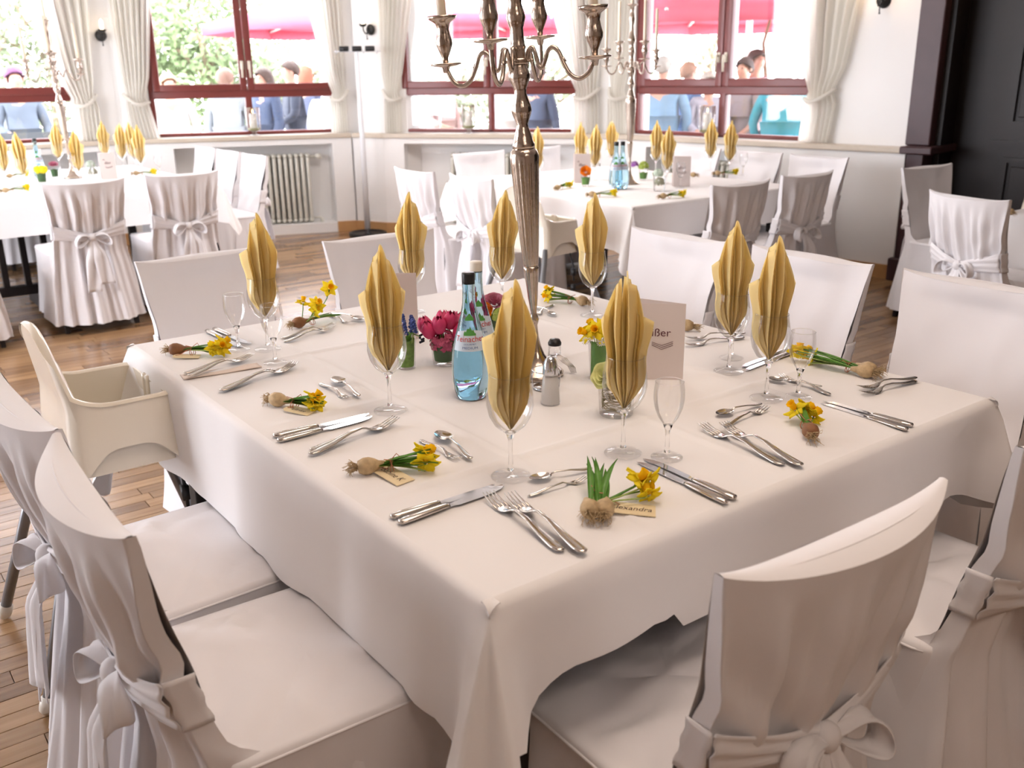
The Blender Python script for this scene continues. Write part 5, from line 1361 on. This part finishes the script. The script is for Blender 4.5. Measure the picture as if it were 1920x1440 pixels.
    for sx in (-1, 1):
        m = MB(); m.ball((sx*.03*s, .096*s, 1.625*s), (.012*s, .008*s, .008*s), 8, 6); obj('eye', m, mat('eye_dark', (.04, .03, .03), .3), body)
        m = MB(); m.ball((sx*.079*s, .005*s, 1.612*s), (.010*s, .018*s, .028*s), 8, 6); obj('ear', m, SKIN, body)
    m = MB(); m.tube([(-.022*s, .094*s, 1.565*s), (0, .101*s, 1.562*s), (.022*s, .094*s, 1.565*s)], .005*s, 6); obj('mouth', m, mat('lips', (.45, .16, .14), .5), body)
    return t
FC_ = lambda px: -0.0
def toward(px, d=0): q = away(px, 10); return math.atan2(-q.y, -q.x)-PI/2+d     # facing the camera plus an offset
person('guest with short purple hair and a grey jacket outside the leftmost window', away(24, 11.2), toward(24, .2), 1.70, (.16, .20, .26), hair=(.16, .05, .14), arm=.6)
person('blond guest in white outside the left part of the second window', away(312, 11.6), toward(312, .3), 1.62, (.85, .82, .78), (.8, .78, .75), hair=(.60, .42, .26), dress=True, arm=.5, wide=1.15)
person('guest in a light grey suit seen from behind outside the second window', away(420, 10.9), toward(420, 2.9), 1.66, (.34, .38, .42), (.3, .32, .36), hair=(.28, .16, .12), arm=.3)
person('woman with dark hair in a navy dress right of the window handles', away(494, 11.2), toward(494, -.9), 1.66, (.05, .08, .16), (.05, .08, .16), hair=(.07, .04, .03), dress=True, longhair=True, arm=.4)
person('bearded man in a dark suit looking left outside the second window', away(545, 12.0), toward(545, -1.35), 1.74, (.03, .04, .07), (.03, .04, .07), hair=(.06, .03, .02), arm=.9)
person('person with red hair behind the bearded man', away(572, 12.9), toward(570, 2.6), 1.68, (.10, .12, .2), (.1, .1, .15), hair=(.42, .10, .05), longhair=True)
person('woman in a blue dress with white shawl by the coat stand window', away(612, 11.0), toward(612, 2.8), 1.58, (.80, .78, .76), (.08, .16, .42), hair=(.62, .55, .48), dress=True, arm=.4, wide=1.1)
person('guest in a dark slate suit at the left edge of the middle window', away(770, 11.6), toward(770, .4), 1.66, (.08, .12, .14), (.08, .1, .13), hair=(.12, .07, .05))
person('woman with auburn hair in a pale pink dress outside the middle window', away(822, 11.2), toward(822, .8), 1.66, (.72, .52, .50), (.8, .7, .68), hair=(.34, .14, .08), dress=True, arm=.6)
person('guest in a white shirt right of the middle window lantern', away(958, 11.6), toward(958, 2.6), 1.62, (.85, .85, .83), (.5, .5, .5), hair=(.3, .2, .15))
person('guest in a navy jacket just right of the tall candelabra shaft', away(1008, 11.1), toward(1008, 2.5), 1.66, (.07, .10, .18), (.06, .08, .14), hair=(.10, .06, .05))
person('grey-haired guest in a light blue shirt outside the rightmost window', away(1243, 10.6), toward(1243, 2.9), 1.72, (.24, .42, .62), (.2, .3, .45), hair=(.42, .40, .37), wide=1.15)
person('guest in a deep blue blouse behind the light blue shirt', away(1290, 11.2), toward(1290, 2.2), 1.66, (.08, .20, .45), (.08, .2, .4), hair=(.40, .22, .14), dress=True)
person('guest in lavender grey left of the rightmost lantern', away(1330, 10.7), toward(1330, .3), 1.56, (.48, .48, .58), (.45, .45, .55), hair=(.5, .45, .4), dress=True, arm=.6)
person('dark-haired guest carrying a pale bag near the right window handles', away(1397, 10.9), toward(1397, -.6), 1.70, (.42, .36, .38), (.4, .3, .3), hair=(.06, .035, .03), arm=.7)
person('taller man with short dark hair behind the couple in the right window', away(1416, 12.1), toward(1416, .9), 1.80, (.40, .30, .30), (.1, .1, .15), hair=(.07, .04, .03))
person('guest in a turquoise dress seen from behind at the right window', away(1472, 10.4), toward(1472, 3.0), 1.62, (.05, .40, .52), (.05, .40, .52), hair=(.12, .08, .06), dress=True, wide=1.3)
person('guest in a plaid red shirt beside the turquoise dress', away(1524, 10.7), toward(1524, 2.6), 1.60, (.45, .18, .16), (.2, .12, .12), hair=(.2, .12, .08))

# dark wicker bench outside the first window
q = away(58, 10.25); t = thing('garden_bench', 'dark garden bench with a curved back outside the leftmost window', 'bench', (q.x, q.y, GZ), toward(58, 3.0))
m = MB(); m.rbox((-.62, -.2, .42), (.62, .25, .5), .02); obj('seat', m, mat('dark_wicker', (.03, .035, .04), .6, bump=.4, bscale=80), t)
m = MB(); m.grid(20, 6, lambda u, v: Vector(((u-.5)*1.3, .24+.06*v-.12*(2*u-1)**2*.5, .5+.60*v))); obj('backrest', m, mat('dark_wicker', (.03, .035, .04), .6), t, solid=.04)
for sx in (-1, 1):
    for sy in (-.15, .2): m = MB(); m.tube([(sx*.55, sy, 0), (sx*.55, sy, .43)], .022, 8); obj('leg', m, BLACK, t)

def parasol(label, pos, r, zt, rise, col, mastdx=0):
    t = thing('parasol', label, 'parasol', (pos.x, pos.y, GZ), .3, 'red parasols on the terrace'); n = 8
    m = MB()
    for k_ in range(n):
        a0, a1 = 2*PI*k_/n, 2*PI*(k_+1)/n
        def fn(u, v, a0=a0, a1=a1):
            p0 = Vector((math.cos(a0), math.sin(a0), 0)); p1 = Vector((math.cos(a1), math.sin(a1), 0)); p = p0.lerp(p1, u)*r*v; return Vector((p.x, p.y, zt+rise*(1-v)-.10*v*math.sin(PI*u)*.4))
        m.grid(7, 7, fn)
    obj('canopy', m, cloth_thin('parasol_red', (.55, .13, .19), .3), t, solid=.004)
    m = MB()
    for k_ in range(n*4):
        a0, a1 = 2*PI*k_/(n*4), 2*PI*(k_+1)/(n*4); f0 = math.cos(PI/n)/math.cos((a0 % (2*PI/n))-PI/n); f1 = math.cos(PI/n)/math.cos(((a1-1e-6) % (2*PI/n))-PI/n)
        m.add([(r*f0*math.cos(a0), r*f0*math.sin(a0), zt-.0), (r*f1*math.cos(a1), r*f1*math.sin(a1), zt), (r*f1*math.cos(a1), r*f1*math.sin(a1), zt-.16), (r*f0*math.cos(a0), r*f0*math.sin(a0), zt-.16)], [(0, 1, 2, 3)])
    obj('valance', m, cloth_thin('parasol_red', (.55, .13, .19), .3), t, solid=.004)
    for k_ in range(n): a = 2*PI*k_/n; m = MB(); m.tube([(0, 0, zt+rise-.05), (r*math.cos(a), r*math.sin(a), zt-.03)], .022, 6); obj('rib', m, mat('white_rib', (.85, .85, .85), .4), t)
    m = MB(); m.lathe([(.045, 0), (.04, zt+rise-.05), (.05, zt+rise+.05), (0, zt+rise+.1)], 12); obj('mast', m, mat('white_rib', (.85, .85, .85), .4), t)
    m = MB(); m.lathe([(.4, 0), (.4, .06), (.06, .1)], 20); obj('base', m, mat('grey_stone', (.3, .3, .3), .8), t)
parasol('wide red parasol spanning the two middle windows', away(745, 15.5), 2.85, 2.32, .62, 0)
parasol('nearer red parasol filling the top of the rightmost window', away(1400, 13.2), 2.3, 2.25, .75, 0)

LEAFS = [mat('tree_leaf_a', (.16, .22, .10), .7), mat('tree_leaf_b', (.22, .27, .16), .7), mat('tree_leaf_c', (.27, .30, .21), .7)]
def tree(name, label, cat, pos, rx, rz_, zc, n, mi, trunk=True, sz=.085, seed=0, ry=None):
    rr = random.Random(seed); t = thing(name, label, cat, (pos.x, pos.y, GZ), rr.random()*0, 'trees and hedges beyond the terrace'); m = MB(); ry = ry or rx
    bl = [(Vector((rr.uniform(-1, 1)*rx*.6, rr.uniform(-1, 1)*ry*.6, zc+rr.uniform(-1, 1)*rz_*.65)), rr.uniform(.35, .6)) for _ in range(12)]
    for i in range(n):
        c_, q = rr.choice(bl); d = Vector((rr.gauss(0, 1), rr.gauss(0, 1), rr.gauss(0, 1))).normalized(); p = c_+Vector((d.x*rx*q, d.y*ry*q, d.z*rz_*q))*rr.uniform(.7, 1.05)
        if p.z < .05: p.z = .05+rr.random()*.3
        a = Vector((rr.gauss(0, 1), rr.gauss(0, 1), rr.gauss(0, 1))).normalized()*sz*rr.uniform(.6, 1.3); b = a.orthogonal().normalized()*sz*.6
        m.add([p-a, p+b, p+a, p-b], [(0, 1, 2, 3)])
    o = obj('foliage', m, LEAFS[mi], t, False); o['kind'] = 'stuff'
    m = MB(); m.tube([(0, 0, 0), (.05, 0, zc*.5), (0, .03, zc)], [.12, .09, .04], 8)
    for k_ in range(6): a = k_*1.05; m.tube([(0, 0, zc*.55+.1*k_), (rx*.3*math.cos(a), ry*.3*math.sin(a), zc*.8+.1*k_), (rx*.6*math.cos(a), ry*.6*math.sin(a), zc+rz_*.2*(k_ % 3))], [.05, .035, .015], 6)
    obj('trunk', m, mat('bark', (.22, .17, .12), .9), t)
for i, (px, d, rx, rz_, zc, n, mi, lab) in enumerate([
    (-60, 17, 2.2, 2.2, 2.6, 3200, 2, 'pale leafy tree at the left picture edge outside'), (90, 18, 2.2, 2.0, 2.4, 3200, 1, 'light green tree behind the guest with purple hair'),
    (250, 19, 2.0, 2.4, 2.6, 2600, 2, 'pale tree seen past the first pier outside'), (390, 16.5, 1.5, 1.9, 2.0, 3600, 0, 'mid green tree outside left of the window handles'), (340, 18.5, 1.2, 1.6, 2.9, 1400, 2, 'wispy pale tree top at the upper left of the second window'),
    (540, 18, 2.1, 1.0, 1.3, 3400, 1, 'soft green bush behind the bearded man'), (700, 18.5, 2.2, 1.0, 1.2, 2800, 1, 'soft green bush outside behind the coat stand'), (860, 18.5, 2.0, 1.0, 1.2, 3000, 2, 'pale green bush outside the middle window'),
    (1030, 18.5, 2.0, 1.1, 1.3, 2600, 1, 'light green bush outside right of the candelabra shaft'), (1330, 17.0, .8, 1.4, 1.9, 900, 2, 'thin pale tree left of the right window handles outside')]):
    tree('garden_tree' if rz_ > 1.15 else 'garden_bush', lab, 'tree' if rz_ > 1.15 else 'bush', away(px, d+3.6), rx*1.15, rz_*1.15, zc*1.1, n, mi, seed=i)
# bare climbing branches outside the right window
t = thing('bare_tree', 'bare thin-branched tree outside the rightmost window', 'tree', (*away(1440, 13.0).xy, GZ), 0); m = MB(); rr = random.Random(5)
m.tube([(0, 0, 0), (.1, 0, .9), (.0, .1, 1.9), (.2, 0, 2.8)], [.05, .035, .025, .012], 6); obj('trunk', m, mat('bark', (.22, .17, .12), .9), t)
for k_ in range(9):
    m = MB(); z = .8+.2*k_; a = rr.uniform(0, 6.28); m.tube([(.05, 0, z), (.5*math.cos(a), .5*math.sin(a), z+.5), (.9*math.cos(a+.3), .9*math.sin(a+.3), z+.7), (1.3*math.cos(a+.2), 1.3*math.sin(a+.2), z+1.1)], [.018, .012, .008, .004], 5); obj('branch', m, mat('bark', (.22, .17, .12), .9), t)
